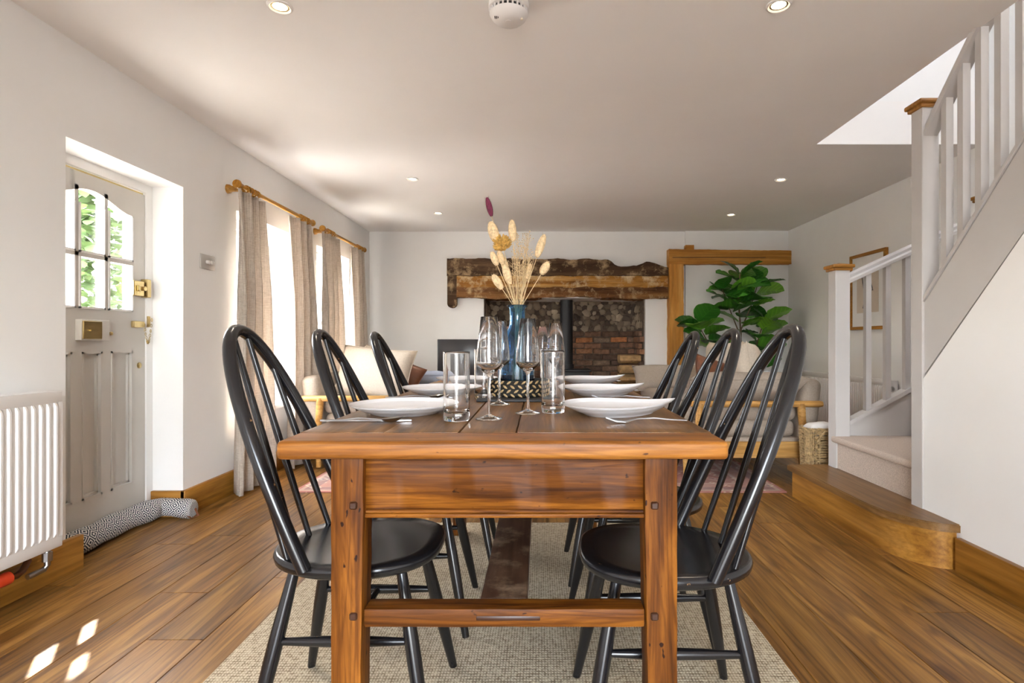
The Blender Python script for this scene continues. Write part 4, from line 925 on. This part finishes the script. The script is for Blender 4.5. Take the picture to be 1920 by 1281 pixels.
stems = [([(0, 0, .36), (.02, 0, .7), (.0, -.02, 1.1), (-.02, 0, 1.5), (.0, 0, 1.72)], .014), ([(.0, 0, .36), (-.15, -.03, .7), (-.38, -.04, 1.0), (-.5, -.04, 1.22)], .010), ([(0, 0, .36), (.1, .02, .7), (.2, 0, 1.0), (.26, -.03, 1.24)], .010), ([(.0, -.02, 1.1), (.1, -.04, 1.35), (.2, -.05, 1.68)], .008), ([(0, 0, 1.05), (-.1, 0, 1.3), (-.2, -.02, 1.55)], .008)]
for P, r in stems: MB().tube(P, [r*(1-.5*i/(len(P)-1)) for i in range(len(P))], 8).build('stem', 'bark', fg)
random.seed(21)
def interp(P, t):
    f = t*(len(P)-1); i = min(int(f), len(P)-2); a, b = Vector(P[i]), Vector(P[i+1]); return a+(b-a)*(f-i)
for P, r, n, t0 in [(stems[0][0], 0, 15, .5), (stems[1][0], 0, 12, .5), (stems[2][0], 0, 15, .35), (stems[3][0], 0, 8, .45), (stems[4][0], 0, 8, .45)]:
    for i in range(n):
        t = t0+(1-t0)*(i+.6)/n; p = interp(P, min(1, t)); q = i*2.4+random.uniform(-.3, .3); up = random.uniform(.1, .55)+(.6 if t > .93 else 0)
        d = Vector((math.cos(q), .6*math.sin(q)-.25, up)).normalized(); s = random.uniform(.23, .32)*(.75 if t > .96 else 1)
        rot = (d.to_track_quat('Y', 'Z') @ Matrix.Rotation(random.uniform(-.7, .7), 3, 'Y').to_quaternion()).to_euler(); place('leaf', lv[i % 4], fg, tuple(p+d*.02), rot, (s, s, s))

# ------------------------------------------------------------------ garden outside the front door
structure(bx('ground_garden', -14, T, -4, 14, -.25, -.12, 'bounce_ground'))
lf_ = MB().grid(lambda u, v: ((2*u-1)*.5*math.sin(PI*min(.999, max(.001, v)))**.8, v, .12*math.sin(PI*v)), 2, 4)
def shrub(label, c, R, n):
    t = thing('garden_shrub', label, 'shrub', (c[0], c[1], -.12)); m = MB()
    for i in range(n):
        th_ = random.uniform(0, PI); q = random.uniform(0, 2*PI); rr_ = random.random()**.33; p = Vector((R[0]*rr_*math.sin(th_)*math.cos(q), R[1]*rr_*math.sin(th_)*math.sin(q), R[2]*(1+rr_*math.cos(th_))))
        M_ = Matrix.Translation(p) @ Matrix.Rotation(random.uniform(0, 6), 4, 'Z') @ Matrix.Rotation(random.uniform(-1, 1), 4, 'X') @ Matrix.Scale(random.uniform(.08, .15), 4); m.add(lf_.v, lf_.f, M_)
    o = m.build('foliage', 'hedge', t, ang=180); o['kind'] = 'stuff'; mm = MB()
    for k in range(5): mm.tube([(0, 0, 0), (R[0]*.3*math.cos(k*1.3), R[1]*.3*math.sin(k*1.3), R[2]*.9), (R[0]*.6*math.cos(k*1.3), R[1]*.6*math.sin(k*1.3), R[2]*1.5)], [.04, .025, .01], 6)
    mm.build('branches', 'bark', t)
shrub('loose green garden shrub outside the front door glass', (-4.5, 5.7), (1.0, 1.1, 1.35), 2600)
shrub('broad green garden shrub farther along the garden path', (-6.2, 8.6), (1.2, 1.2, 1.5), 2600)
